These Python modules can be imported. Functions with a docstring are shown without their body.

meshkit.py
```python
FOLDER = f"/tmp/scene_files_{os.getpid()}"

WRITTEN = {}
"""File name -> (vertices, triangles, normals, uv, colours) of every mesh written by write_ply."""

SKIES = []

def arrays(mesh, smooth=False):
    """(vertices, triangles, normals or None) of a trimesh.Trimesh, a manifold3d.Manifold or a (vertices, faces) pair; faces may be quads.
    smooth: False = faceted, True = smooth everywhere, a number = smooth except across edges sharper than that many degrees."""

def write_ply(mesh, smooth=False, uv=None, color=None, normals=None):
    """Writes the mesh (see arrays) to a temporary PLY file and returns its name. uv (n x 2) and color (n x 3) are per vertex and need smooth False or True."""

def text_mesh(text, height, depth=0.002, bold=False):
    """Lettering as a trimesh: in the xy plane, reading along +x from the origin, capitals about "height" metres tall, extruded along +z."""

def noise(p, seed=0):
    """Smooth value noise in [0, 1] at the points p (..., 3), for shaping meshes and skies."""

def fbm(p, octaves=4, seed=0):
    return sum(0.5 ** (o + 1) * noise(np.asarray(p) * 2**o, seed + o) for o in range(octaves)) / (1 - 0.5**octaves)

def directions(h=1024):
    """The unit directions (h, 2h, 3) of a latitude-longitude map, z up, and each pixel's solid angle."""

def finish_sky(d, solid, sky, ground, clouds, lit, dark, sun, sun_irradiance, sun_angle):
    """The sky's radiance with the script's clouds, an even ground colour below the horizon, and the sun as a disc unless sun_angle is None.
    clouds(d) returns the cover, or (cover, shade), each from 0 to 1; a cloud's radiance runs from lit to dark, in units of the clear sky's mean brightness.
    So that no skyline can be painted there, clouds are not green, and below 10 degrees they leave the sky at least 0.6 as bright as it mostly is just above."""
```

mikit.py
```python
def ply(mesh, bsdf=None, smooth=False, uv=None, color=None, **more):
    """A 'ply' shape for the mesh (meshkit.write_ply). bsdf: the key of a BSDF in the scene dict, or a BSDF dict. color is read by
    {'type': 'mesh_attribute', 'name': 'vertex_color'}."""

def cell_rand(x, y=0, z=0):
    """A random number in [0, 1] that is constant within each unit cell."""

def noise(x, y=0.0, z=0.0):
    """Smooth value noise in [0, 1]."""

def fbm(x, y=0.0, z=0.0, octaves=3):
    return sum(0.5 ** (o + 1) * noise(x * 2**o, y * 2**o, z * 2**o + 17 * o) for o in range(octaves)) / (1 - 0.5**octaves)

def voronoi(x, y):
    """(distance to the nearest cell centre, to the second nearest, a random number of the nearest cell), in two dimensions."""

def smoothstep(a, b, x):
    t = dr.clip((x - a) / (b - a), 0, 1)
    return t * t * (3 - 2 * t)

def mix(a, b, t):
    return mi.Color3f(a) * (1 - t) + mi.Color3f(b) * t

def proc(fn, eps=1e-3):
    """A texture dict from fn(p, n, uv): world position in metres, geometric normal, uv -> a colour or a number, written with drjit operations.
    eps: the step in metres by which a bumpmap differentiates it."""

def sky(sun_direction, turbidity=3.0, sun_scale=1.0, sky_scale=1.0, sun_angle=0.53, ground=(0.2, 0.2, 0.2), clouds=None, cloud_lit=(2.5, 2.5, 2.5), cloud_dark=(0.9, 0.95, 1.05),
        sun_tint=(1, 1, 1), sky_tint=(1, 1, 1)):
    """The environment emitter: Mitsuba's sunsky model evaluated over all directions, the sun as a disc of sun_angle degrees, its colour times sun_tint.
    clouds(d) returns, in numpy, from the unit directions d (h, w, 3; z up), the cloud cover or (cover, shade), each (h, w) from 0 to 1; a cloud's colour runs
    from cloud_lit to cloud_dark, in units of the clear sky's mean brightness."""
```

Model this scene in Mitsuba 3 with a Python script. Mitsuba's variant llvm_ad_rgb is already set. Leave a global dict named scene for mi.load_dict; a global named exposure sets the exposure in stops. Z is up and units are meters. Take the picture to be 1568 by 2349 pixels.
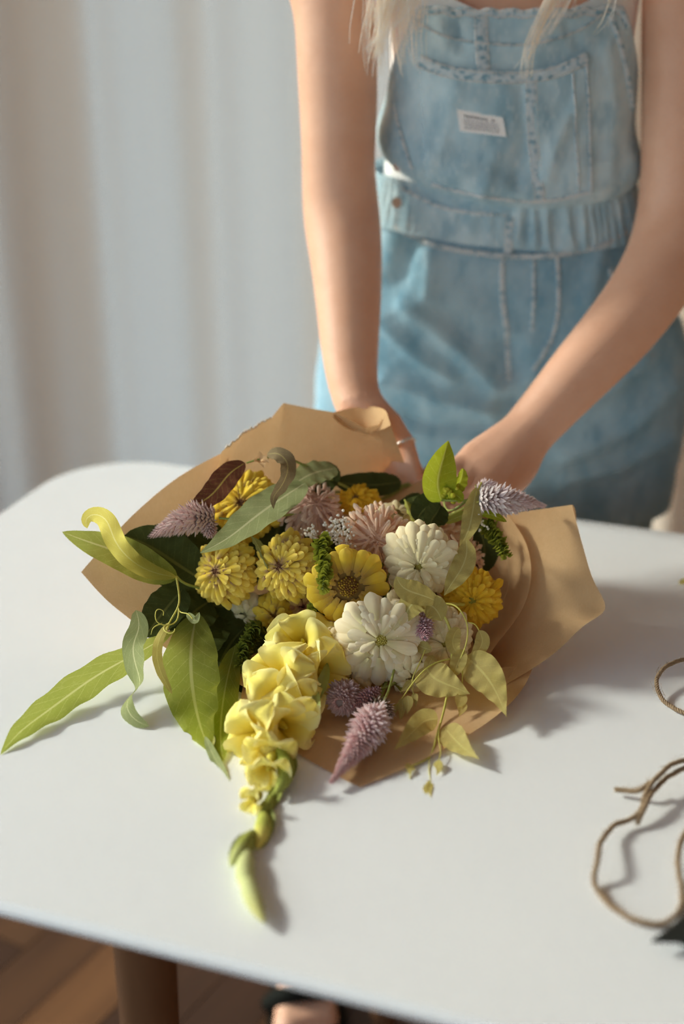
import math, random
import numpy as np, trimesh, manifold3d as m3, mitsuba as mi, drjit as dr, mikit, meshkit
from scipy.interpolate import CubicSpline
from shapely.geometry import Polygon, box as sbox
from shapely import affinity
T = mi.ScalarTransform4f
rng = np.random.default_rng(7)
scene, labels = {'type': 'scene'}, {}

# ------------------------------------------------------------------ camera, sky, exposure
CAM_T = 23.4
scene['camera'] = {'type': 'thinlens', 'fov': 26.99, 'fov_axis': 'x', 'aperture_radius': 0.013, 'focus_distance': 1.30, 'near_clip': 0.05, 'far_clip': 60.0,
                   'to_world': T().look_at(origin=[0, 0, 1.42], target=[0, math.cos(math.radians(CAM_T)), 1.42 - math.sin(math.radians(CAM_T))], up=[0, 0, 1])}
SUN = (-0.83, 0.27, 0.49)
scene['sky'] = mikit.sky(SUN, turbidity=3.5, sun_scale=0.25, sky_scale=1.0, sun_angle=8.0, ground=(0.32, 0.29, 0.25), sky_tint=(1.05, 1.0, 0.92), sun_tint=(0.76, 1.0, 1.36))
exposure = 3.45

# ------------------------------------------------------------------ helpers
def numbered(name):
    if name not in used:
        used.add(name); return name
    k = 1
    while '%s_%03d' % (name, k) in used: k += 1
    used.add('%s_%03d' % (name, k)); return '%s_%03d' % (name, k)
used = set()
def thing(name, label, cat, group=None):
    key = numbered(name); labels[key] = {'label': label, 'category': cat}
    if group: labels[key]['group'] = group
    return key
def part(parent, name, shape, label=None, kind=None):
    key = numbered(parent + '__' + name); scene[key] = shape
    d = {}
    if label: d['label'] = label
    if kind: d['kind'] = kind
    if d: labels[key] = d
    return key
def single(name, shape, label, cat, group=None, kind=None):
    key = thing(name, label, cat, group); scene[key] = shape
    if kind: labels[key]['kind'] = kind
    return key
def structure(name, shape, label=None):
    key = numbered(name)
    if shape is not None: scene[key] = shape
    labels[key] = {'kind': 'structure'}
    if label: labels[key]['label'] = label
    return key
def nrm(v): v = np.asarray(v, float); return v / (np.linalg.norm(v, axis=-1, keepdims=True) + 1e-12)
def spl(pts, n, d=None):
    p = np.asarray(pts, float)
    if len(p) == 2: return p[0] + np.linspace(0, 1, n)[:, None] * (p[1] - p[0])
    t = np.r_[0, np.cumsum(np.linalg.norm(np.diff(p[:, :3], axis=0), axis=1) ** 0.7 + 1e-9)]; t /= t[-1]
    return CubicSpline(t, p, bc_type='natural')(np.linspace(0, 1, n))
def grid(P, closed=False):
    P = np.asarray(P, float); m, n = P.shape[:2]
    i, j = np.meshgrid(np.arange(m - 1), np.arange(n if closed else n - 1), indexing='ij')
    k = (j + 1) % n
    q = np.stack([i * n + j, i * n + k, (i + 1) * n + k, (i + 1) * n + j], -1).reshape(-1, 4)
    f = np.vstack([q[:, [0, 1, 2]], q[:, [0, 2, 3]]])
    u, v = np.meshgrid(np.linspace(0, 1, m), np.linspace(0, 1, n), indexing='ij')
    return trimesh.Trimesh(P.reshape(-1, 3), f, process=False), np.stack([u, v], -1).reshape(-1, 2)
def frame(P, hint):
    t = nrm(np.gradient(P, axis=0)); h = np.broadcast_to(np.asarray(hint, float), P.shape)
    n = nrm(h - (h * t).sum(1, keepdims=True) * t)
    return t, n, np.cross(t, n)
def tube(P, r, sides=8, ratio=1.0, hint=None, tip=False):
    P = np.asarray(P, float); r = np.broadcast_to(np.asarray(r, float), (len(P),))
    t = nrm(np.gradient(P, axis=0))
    if hint is None:                       # parallel transport
        a = np.cross(t[0], [0.31, 0.2, 0.93]); a /= np.linalg.norm(a); A = [a]
        for k in range(1, len(P)):
            a = A[-1] - t[k] * (A[-1] @ t[k]); A.append(a / np.linalg.norm(a))
        A = np.array(A)
    else: A = frame(P, hint)[1]
    B = np.cross(t, A); g = np.arange(sides) * 2 * np.pi / sides
    ring = P[:, None] + r[:, None, None] * (np.cos(g)[None, :, None] * A[:, None] * ratio + np.sin(g)[None, :, None] * B[:, None])
    m, _ = grid(ring, True)
    n = len(P) * sides; v = np.vstack([m.vertices, P[0], P[-1]]); s = np.arange(sides); e = (s + 1) % sides
    f = np.vstack([m.faces, np.stack([np.full(sides, n), e, s], -1), np.stack([np.full(sides, n + 1), n - sides + s, n - sides + e], -1)])
    return trimesh.Trimesh(v, f, process=False)
def cat(ms): return trimesh.util.concatenate(list(ms))
def rbox(size, r, at=(0, 0, 0), seg=3):
    s = np.asarray(size) / 2 - r
    b = m3.Manifold.batch_hull([m3.Manifold.sphere(r, 4 * seg).translate([x, y, z]) for x in (-s[0], s[0]) for y in (-s[1], s[1]) for z in (-s[2], s[2])])
    m = b.to_mesh(); return trimesh.Trimesh(m.vert_properties[:, :3] + np.asarray(at), m.tri_verts, process=False)
def bx(lo, hi):
    lo, hi = np.asarray(lo, float), np.asarray(hi, float)
    return trimesh.creation.box(hi - lo, T_(lo, hi))
def T_(lo, hi): m = np.eye(4); m[:3, 3] = (lo + hi) / 2; return m
def to_m3(t): return m3.Manifold(m3.Mesh(np.asarray(t.vertices, np.float32), np.asarray(t.faces, np.uint32)))
def from_m3(m): q = m.to_mesh(); return trimesh.Trimesh(q.vert_properties[:, :3], q.tri_verts, process=False)
def basis(o, z, up=(0.05, 0.2, 1)):
    z = nrm(z); x = np.cross(up, z); x = nrm(x); y = np.cross(z, x)
    m = np.eye(4); m[:3, 0], m[:3, 1], m[:3, 2], m[:3, 3] = x, y, z, o; return m
def rotz(a): c, s = math.cos(a), math.sin(a); m = np.eye(4); m[:2, :2] = [[c, -s], [s, c]]; return m
def rotx(a): c, s = math.cos(a), math.sin(a); m = np.eye(4); m[1:3, 1:3] = [[c, -s], [s, c]]; return m
def scl(a, b=None, c=None): return np.diag([a, b or a, c or a, 1.0])

# ------------------------------------------------------------------ materials
def pri(name, color, rough=0.6, spec=0.3, **k):
    c = {'type': 'rgb', 'value': list(color)} if not isinstance(color, dict) else color
    scene[name] = {'type': 'twosided', 'bsdf': {'type': 'principled', 'base_color': c, 'roughness': rough, 'specular': spec, **k}}
    return name
def thin(name, color, trans=0.8, rough=0.6, **k):
    c = {'type': 'rgb', 'value': list(color)} if not isinstance(color, dict) else color
    scene[name] = {'type': 'principledthin', 'base_color': c, 'roughness': rough, 'diff_trans': trans, 'eta': 1.35, **k}
    return name
VC = {'type': 'mesh_attribute', 'name': 'vertex_color'}
pri('m_wall', (0.62, 0.45, 0.32), 0.9, 0.1)
pri('m_ceiling', (0.70, 0.58, 0.48), 0.9, 0.1)
thin('m_curtain', (0.97, 0.87, 0.76), 1.3, 0.9, spec_trans=0.0)
pri('m_frame', (0.8, 0.78, 0.75), 0.5)
pri('m_table', mikit.proc(lambda p, n, uv: mikit.mix((0.80, 0.81, 0.82), (0.83, 0.835, 0.84), mikit.fbm(p.x * 9, p.y * 9, 0, 2))), 0.42, 0.35)
pri('m_vc', VC, 0.6, 0.2)
thin('m_petal', VC, 0.38, 0.7)
pri('m_fleck', VC, 0.8, 0.1)
def wood(a, b, c):
    def fn(p, n, uv):
        x = p.x * 0.5 + p.y * 0.866; y = -p.x * 0.866 + p.y * 0.5
        g = mikit.fbm(x * 3, y * 70, p.z * 9, 3); w = mikit.fbm(x * 1.3, y * 9, 3, 2)
        return mikit.mix(mikit.mix(a, b, g), c, mikit.smoothstep(0.35, 0.75, w) * 0.7)
    return mikit.proc(fn)
for i, (a, b, c) in enumerate((((.075, .03, .012), (.13, .055, .02), (.06, .024, .01)), ((.15, .062, .022), (.22, .095, .034), (.12, .05, .018)), ((.05, .02, .009), (.09, .036, .014), (.045, .018, .008)), ((.10, .045, .018), (.16, .068, .026), (.08, .032, .013)))):
    pri('m_plank_%d' % i, wood(a, b, c), 0.5, 0.35)
pri('m_legwood', wood((.12, .055, .025), (.18, .08, .035), (.10, .045, .02)), 0.5, 0.3)
def kraft(p, n, uv):
    g = mikit.fbm(p.x * 900, p.y * 900 , p.z * 250, 2); h = mikit.fbm(p.x * 60, p.y * 60, p.z * 60, 3)
    return mikit.mix((.65, .41, .20), (.75, .50, .275), 0.55 * g + 0.45 * h)
thin('m_kraft', mikit.proc(kraft), 0.55, 0.65)
def skin(p, n, uv):
    g = mikit.fbm(p.x * 45, p.y * 45, p.z * 45, 3); s = mikit.fbm(p.x * 420, p.y * 420, p.z * 420, 2)
    return mikit.mix((.74, .375, .23), (.84, .49, .335), 0.7 * g + 0.3 * s)
pri('m_skin', mikit.proc(skin), 0.45, 0.42, sheen=0.2)
def denim(dark):
    def fn(p, n, uv):
        big = mikit.fbm(p.x * 26, p.y * 20, p.z * 7, 3); mid = mikit.fbm(p.x * 60, p.y * 60, p.z * 30, 3)
        th = mikit.noise(p.x * 1500 + p.z * 600, p.y * 300, p.z * 1500); fl = mikit.fbm(p.x * 320, p.y * 320, p.z * 120, 2)
        t = mikit.smoothstep(0.25, 0.75, 0.55 * big + 0.45 * mid)
        base = mikit.mix((.27, .44, .53), (.60, .745, .80), t)
        base = mikit.mix(base, (.14, .31, .42), 0.45 * mikit.smoothstep(0.58, 0.80, mikit.fbm(p.x * 75 + 7, p.y * 60, p.z * 24, 3)))
        base = mikit.mix(base, (.68, .77, .81), 0.38 * mikit.smoothstep(0.5, 0.8, fl))
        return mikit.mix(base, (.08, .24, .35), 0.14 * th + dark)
    return mikit.proc(fn)
pri('m_denim', denim(0.0), 0.85, 0.15, sheen=0.4)
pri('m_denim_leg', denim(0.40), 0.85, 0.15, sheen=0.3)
def seam(p, n, uv):
    g = mikit.fbm(p.x * 210, p.y * 90, p.z * 210, 2); h = mikit.fbm(p.x * 400, p.y * 400, p.z * 400, 2)
    return mikit.mix(mikit.mix((.46, .57, .63), (.66, .71, .74), h), (.10, .28, .38), mikit.smoothstep(0.48, 0.70, g) * 0.75)
pri('m_seam', mikit.proc(seam), 0.85, 0.1)
pri('m_thread', (.80, .70, .62), 0.8, 0.1)
pri('m_white_cloth', (.90, .88, .86), 0.85, 0.1, sheen=0.3)
pri('m_ink', (.12, .12, .13), 0.8, 0.1)
pri('m_silver', (.86, .85, .83), 0.22, 0.5, metallic=0.9)
pri('m_hair', VC, 0.38, 0.5)
pri('m_black_cloth', (.012, .013, .010), 0.8, 0.1)
pri('m_black_metal', (.02, .022, .019), 0.55, 0.2)
pri('m_greypink', (.25, .18, .165), 0.8, 0.1)
def jute(p, n, uv):
    return mikit.mix((.18, .12, .07), (.42, .295, .18), mikit.fbm(p.x * 700, p.y * 700, p.z * 700, 2))
pri('m_jute', mikit.proc(jute), 0.9, 0.1)

def leafmat(name, a, b, vein, trans, rough=0.5, nlat=11.0):
    def fn(p, n, uv):
        s = dr.abs(uv.y - 0.5) * 2; t = uv.x
        mid = 1 - mikit.smoothstep(0.03, 0.085, s)
        k = (t - s * 0.16) * nlat; fr = dr.abs(k - dr.floor(k) - 0.5) * 2
        lat = mikit.smoothstep(0.93, 0.985, fr) * mikit.smoothstep(0.97, 0.8, s)
        nv = mikit.noise(t * 46, uv.y * 20); nt = 1 - mikit.smoothstep(0.0, 0.10, dr.abs(nv - 0.5))
        g = mikit.fbm(p.x * 60, p.y * 60, p.z * 60, 3)
        c = mikit.mix(a, b, g)
        return mikit.mix(mikit.mix(c, vein, nt * 0.13), vein, dr.maximum(mid * 0.8, lat * 0.45))
    thin(name, mikit.proc(fn), trans, rough); return name
leafmat('m_leaf_green', (.40, .45, .085), (.50, .53, .12), (.80, .78, .36), 1.68)
leafmat('m_leaf_backlit', (.66, .58, .12), (.76, .68, .18), (.88, .82, .36), 1.7)
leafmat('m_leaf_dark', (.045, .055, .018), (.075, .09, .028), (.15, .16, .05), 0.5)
leafmat('m_leaf_pale', (.29, .33, .13), (.40, .43, .21), (.68, .66, .38), 0.7, 0.36)
leafmat('m_leaf_yellow', (.60, .50, .14), (.72, .61, .24), (.86, .78, .30), 1.1, 0.5, 9)
leafmat('m_leaf_red', (.115, .040, .026), (.17, .06, .035), (.50, .38, .10), 0.4, 0.45)
leafmat('m_leaf_brown', (.20, .15, .085), (.28, .21, .12), (.50, .42, .18), 0.5, 0.4)
leafmat('m_leaf_basil', (.34, .40, .02), (.46, .51, .04), (.70, .74, .18), 1.2, 0.4, 7)
leafmat('m_leaf_olive', (.42, .34, .10), (.52, .43, .15), (.64, .58, .26), 0.6)
pri('m_stem', mikit.proc(lambda p, n, uv: mikit.mix((.22, .27, .06), (.38, .40, .10), mikit.fbm(p.x * 90, p.y * 90, p.z * 90, 2))), 0.5, 0.3)
pri('m_stem_yellow', mikit.proc(lambda p, n, uv: mikit.mix((.50, .46, .08), (.68, .60, .14), mikit.fbm(p.x * 90, p.y * 90, p.z * 90, 2))), 0.5, 0.3)

# ------------------------------------------------------------------ the room
X0, X1, Y0, Y1, ZC = -1.75, 2.3, -2.2, 2.95, 2.75
fl = structure('floor', mikit.ply(bx((X0, Y0, -.06), (X1, Y1, -.012)), 'm_legwood'))
room = sbox(X0, Y0, X1, Y1); k = 0
for i in range(-42, 42):
    for j in range(-4, 5):
        off = ((i * 37) % 10) / 10 * 1.1
        q = affinity.rotate(sbox(j * 1.1 + off, i * .095 + .001, j * 1.1 + off + 1.098, i * .095 + .094), 60, origin=(0, 0)).intersection(room)
        if q.is_empty or q.geom_type != 'Polygon' or q.area < .004: continue
        c = q.centroid
        if not (-1.3 < c.x < 1.2 and -.2 < c.y < 2.9): continue
        m = trimesh.creation.extrude_polygon(q, .013, engine='earcut'); m.apply_translation((0, 0, -.0125 + .0006 * rng.random()))
        part(fl, 'plank', mikit.ply(m, 'm_plank_%d' % rng.integers(4)))
far = []
for i in range(-42, 42):
    for j in range(-4, 5):
        off = ((i * 37) % 10) / 10 * 1.1
        q = affinity.rotate(sbox(j * 1.1 + off, i * .095 + .001, j * 1.1 + off + 1.098, i * .095 + .094), 60, origin=(0, 0)).intersection(room)
        if q.is_empty or q.geom_type != 'Polygon' or q.area < .004: continue
        c = q.centroid
        if -1.3 < c.x < 1.2 and -.2 < c.y < 2.9: continue
        m = trimesh.creation.extrude_polygon(q, .013, engine='earcut'); m.apply_translation((0, 0, -.0125)); far.append(m)
part(fl, 'plank', mikit.ply(cat(far), 'm_plank_3'), kind='stuff')
structure('ceiling', mikit.ply(bx((X0 - .1, Y0 - .1, ZC), (X1 + .1, Y1 + .1, ZC + .1)), 'm_ceiling'))
pri('m_wall_dark', (0.40, 0.26, 0.17), 0.9, 0.1)
structure('wall_right', mikit.ply(bx((X1, Y0 - .1, -.06), (X1 + .1, Y1 + .1, ZC)), 'm_wall_dark'))
structure('wall_front', mikit.ply(from_m3(to_m3(bx((X0 - .1, Y0 - .1, -.06), (X1 + .1, Y0, ZC))) - to_m3(bx((-1.6, Y0 - .2, .4), (.3, Y0 + .1, 2.6)))), 'm_wall'))
fr = [bx((-1.6, Y0 - .07, .4), (-1.55, Y0 - .02, 2.6)), bx((.25, Y0 - .07, .4), (.3, Y0 - .02, 2.6)), bx((-1.55, Y0 - .07, .4), (.25, Y0 - .02, .45)), bx((-1.55, Y0 - .07, 2.55), (.25, Y0 - .02, 2.6))]
structure('window_4', mikit.ply(cat(fr), 'm_frame'), 'tall window frame in the wall opposite the curtain')
B = (-.70, .40, .08, 2.6)
structure('wall_back', mikit.ply(from_m3(to_m3(bx((X0 - .1, Y1, -.06), (X1 + .1, Y1 + .1, ZC))) - to_m3(bx((B[0], Y1 - .1, B[2]), (B[1], Y1 + .2, B[3])))), 'm_wall'))
fr = [bx((B[0], Y1 + .02, B[2]), (B[0] + .05, Y1 + .07, B[3])), bx((B[1] - .05, Y1 + .02, B[2]), (B[1], Y1 + .07, B[3])), bx((B[0] + .05, Y1 + .02, B[2]), (B[1] - .05, Y1 + .07, B[2] + .05)), bx((B[0] + .05, Y1 + .02, B[3] - .05), (B[1] - .05, Y1 + .07, B[3]))]
structure('window_3', mikit.ply(cat(fr), 'm_frame'), 'wide window frame behind the curtain')
W = [(-2.0, .44), (.50, 2.86)]; WZ = (.25, 2.62)
wl = bx((X0 - .1, Y0, -.06), (X0, Y1, ZC))
wl = to_m3(wl)
for a, b in W: wl = wl - to_m3(bx((X0 - .2, a, WZ[0]), (X0 + .1, b, WZ[1])))
structure('wall_left', mikit.ply(from_m3(wl), 'm_wall'))
for n, (a, b) in enumerate(W):
    fr = [bx((X0 - .08, a, WZ[0]), (X0 - .03, a + .05, WZ[1])), bx((X0 - .08, b - .05, WZ[0]), (X0 - .03, b, WZ[1])), bx((X0 - .08, a + .05, WZ[0]), (X0 - .03, b - .05, WZ[0] + .05)), bx((X0 - .08, a + .05, WZ[1] - .05), (X0 - .03, b - .05, WZ[1]))]
    structure('window_%d' % (n + 1), mikit.ply(cat(fr), 'm_frame'), 'tall window frame in the left wall')
# curtain: folds as a sheet hanging from the ceiling
def fold(x, z):
    d = .030 * np.sin(2 * np.pi * x / .235 + 1.1 + .25 * z) + .014 * np.sin(2 * np.pi * x / .113 + .5 * z + 2) + .022 * np.sin(2 * np.pi * x / .52 + .7)
    d = d + .05 * np.tanh((x + .575 - .01 * z) / .03)
    return 2.66 + d * (.75 + .12 * z)
xs = np.linspace(X0 + .05, X1 - .05, 520); zs = np.linspace(.012, ZC - .03, 14)
XX, ZZ = np.meshgrid(xs, zs); P = np.stack([XX, fold(XX, ZZ), ZZ], -1)
m, uv = grid(P)
single('curtain', mikit.ply(m, 'm_curtain', smooth=True), 'sheer white floor-length curtain hanging in soft folds behind the woman', 'curtain')

# ------------------------------------------------------------------ the table
UA, UB, VA, VB = -.90, .55, .702, 1.535
A = math.radians(-19.5)
def tab(u, v): return np.array([u * math.cos(A) - v * math.sin(A), u * math.sin(A) + v * math.cos(A)])
shape = sbox(UA + .12, VA + .12, UB - .12, VB - .12).buffer(.12, quad_segs=14)
body = m3.Manifold.batch_hull([m3.Manifold.extrude(m3.CrossSection([np.array(shape.buffer(-o, quad_segs=14).exterior.coords)[:0:-1]], m3.FillRule.NonZero), max(.0002, .014 - 2 * zz)).translate([0, 0, zz]) for o, zz in ((.0, .005), (.0018, .0025), (.005, 0.0))])
tt = from_m3(body.rotate([0, 0, math.degrees(A)]).translate([0, 0, .736]))
table = thing('table', 'white table with rounded corners under the wrapped bouquet', 'table')
part(table, 'tabletop', mikit.ply(tt, 'm_table', smooth=25), 'matt white tabletop with rounded corner')
for u, v in ((-.45, .80), (.32, .80), (-.45, 1.44), (.32, 1.44)):
    x, y = tab(u, v)
    part(table, 'leg', mikit.ply(tube([(x, y, .001), (x, y, .4), (x, y, .7365)], [.017, .022, .026], 20), 'm_legwood', smooth=40), 'brown wooden leg')

# ------------------------------------------------------------------ the woman: body, overalls, hair
SZ = np.array([.60, .75, .85, .92, 1.00, 1.065, 1.12, 1.20, 1.28, 1.34, 1.42])
SEC = {k: CubicSpline(SZ, v) for k, v in dict(
    a=[.215, .222, .224, .214, .180, .150, .137, .130, .131, .137, .150], b=[.125, .125, .125, .122, .115, .105, .10, .10, .105, .105, .085],
    f=[1.60, 1.60, 1.592, 1.587, 1.58, 1.575, 1.567, 1.552, 1.548, 1.555, 1.585], c=[.20, .20, .20, .20, .196, .191, .187, .186, .186, .186, .186]).items()}
EXP = 2.5
def section(th, z, off=0.0):
    a, b = SEC['a'](z) + off, SEC['b'](z) + off; cy = SEC['f'](z) + SEC['b'](z)
    s, c = np.sin(th), np.cos(th)
    return np.stack([SEC['c'](z) + a * np.sign(s) * np.abs(s) ** (2 / EXP), cy - b * np.sign(c) * np.abs(c) ** (2 / EXP), z + 0 * th], -1)
def front(x, z, off):
    a, b = SEC['a'](z) + off, SEC['b'](z) + off
    q = np.clip(np.abs((x - SEC['c'](z)) / a), 0, .9995)
    return SEC['f'](z) + SEC['b'](z) - b * (1 - q ** EXP) ** (1 / EXP)
def wr(p, f, amp, seed=0): return amp * (meshkit.fbm(np.asarray(p) * f, 3, seed) - .5)
def ridge(x, z, pts, w, amp):      # a crease along a polyline in the (x, z) plane
    d = np.full(np.shape(x), 9.0); pts = np.asarray(pts)[:, [0, 2]]
    for a, b in zip(pts[:-1], pts[1:]):
        v = b - a; t = np.clip(((x - a[0]) * v[0] + (z - a[1]) * v[1]) / (v @ v), 0, 1)
        d = np.minimum(d, np.hypot(x - a[0] - t * v[0], z - a[1] - t * v[1]))
    return amp * np.exp(-(d / w) ** 2)

woman = thing('person', 'blonde woman in light blue denim overalls holding the bouquet with both hands', 'person')

def chain(pts):                     # hull of neighbouring spheres along a chain of (point, radius)
    out = []
    for (p, r), (q, s) in zip(pts[:-1], pts[1:]):
        out.append(m3.Manifold.batch_hull([m3.Manifold.sphere(r, 20).translate(list(p)), m3.Manifold.sphere(s, 20).translate(list(q))]))
    return out
def limb(pts, radii, n=40, sides=28):
    P = spl(np.c_[np.asarray(pts), radii], n); return to_m3(tube(P[:, :3], P[:, 3], sides))
parts_ = []
# torso under the clothes, neck, head
zz = np.linspace(.62, 1.40, 40); th = np.linspace(0, 2 * np.pi, 41)[:-1]
ring = np.array([section(th, np.full(40, z), -.012) for z in zz])
n = 40; m, _ = grid(ring, True)
v = np.vstack([m.vertices, ring[0].mean(0), ring[-1].mean(0)]); s = np.arange(n); e = (s + 1) % n
fcs = np.vstack([m.faces, np.stack([np.full(n, 1600), e, s], -1), np.stack([np.full(n, 1601), 1600 - n + s, 1600 - n + e], -1)])
tor = trimesh.Trimesh(v, fcs, process=False)
if tor.volume < 0: tor.invert()
parts_.append(to_m3(tor))
NB = np.array([.186, 1.655, 1.40]); HD = np.array([.170, 1.585, 1.60])
parts_ += chain([((.186, 1.67, 1.36), .075), ((.186, 1.655, 1.42), .052), ((.178, 1.625, 1.54), .050)])
parts_ += chain([((.05, 1.655, 1.375), .048), ((.186, 1.67, 1.385), .066), ((.325, 1.655, 1.375), .048)])
skull = m3.Manifold.batch_hull([m3.Manifold.sphere(.078, 28).translate([.172, 1.605, 1.625]), m3.Manifold.sphere(.062, 24).translate([.170, 1.560, 1.600]), m3.Manifold.sphere(.030, 20).translate([.168, 1.530, 1.545]), m3.Manifold.sphere(.024, 20).translate([.167, 1.522, 1.525])])
nose = m3.Manifold.batch_hull([m3.Manifold.sphere(.008, 12).translate([.168, 1.512, 1.60]), m3.Manifold.sphere(.010, 12).translate([.167, 1.488, 1.567]), m3.Manifold.sphere(.012, 12).translate([.167, 1.510, 1.562])])
ears = [m3.Manifold.sphere(.02, 16).scale([.4, .8, 1.3]).translate([.17 + sx * .076, 1.605, 1.60]) for sx in (-1, 1)]
parts_ += [skull, nose] + ears
# arms
RA = [(-.0228,1.63,1.3649),(-.0093,1.605,1.3183),(-.0056,1.59,1.2666),(-.0038,1.578,1.2049),(-.0038,1.568,1.1511),(-.001,1.56,1.1055),(0.0043,1.528,1.06),(0.007,1.492,1.0164),(0.0083,1.457,0.9784),(0.0124,1.425,0.9453),(0.0191,1.408,0.9271)]
RR = [.050, .0455, .0440, .0425, .0405, .0425, .0400, .0355, .0310, .0265, .0262]
LA = [(0.3681,1.63,1.3821),(0.3625,1.6,1.3186),(0.3644,1.585,1.2492),(0.365,1.57,1.1786),(0.3642,1.56,1.1244),(0.3572,1.54,1.0716),(0.3318,1.505,1.0322),(0.2954,1.47,0.9962),(0.2537,1.44,0.9597),(0.2156,1.415,0.9246),(0.1923,1.402,0.9026)]
LR = [.050, .0455, .0445, .0425, .0415, .0440, .0425, .0395, .0355, .0305, .0285]
parts_ += [limb(RA, RR), limb(LA, LR)]
# right hand (on the left in the picture): back of the hand, fingers round the stems
w = (0.0173,1.4089,0.9316)
kn = [(0.0588,1.3896,0.9096),(0.0496,1.3957,0.8986),(0.0403,1.3994,0.8895),(0.0313,1.4066,0.8808)]
palm = [m3.Manifold.sphere(.024, 20).translate(list(w)), m3.Manifold.sphere(.021, 20).translate(list((0.0294,1.4157,0.9147)))] + [m3.Manifold.sphere(r, 18).translate(list(k)) for k, r in zip(kn, (.0125, .0122, .0118, .011))]
parts_.append(m3.Manifold.batch_hull(palm))
F1 = [[(0.0588,1.3896,0.9096),(0.0684,1.3735,0.8926),(0.0741,1.3641,0.876),(0.0784,1.361,0.8588)],
 [(0.0496,1.3957,0.8986),(0.0591,1.3729,0.8812),(0.0657,1.3613,0.8645),(0.075,1.3608,0.8481)],
 [(0.0403,1.3994,0.8895),(0.0513,1.379,0.87),(0.0593,1.3677,0.854),(0.0709,1.366,0.84)],
 [(0.0313,1.4066,0.8808),(0.043,1.3868,0.863),(0.052,1.3766,0.8494),(0.063,1.3741,0.8386)]]
for ps in F1: parts_ += chain(list(zip(ps, (.0115, .0102, .0092, .0082))))
parts_ += chain(list(zip([(0.0341,1.4201,0.9121),(0.0596,1.4254,0.8816),(0.0754,1.4139,0.8601),(0.0849,1.3954,0.8476)], (.0150, .0122, .0105, .0090))))
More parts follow.
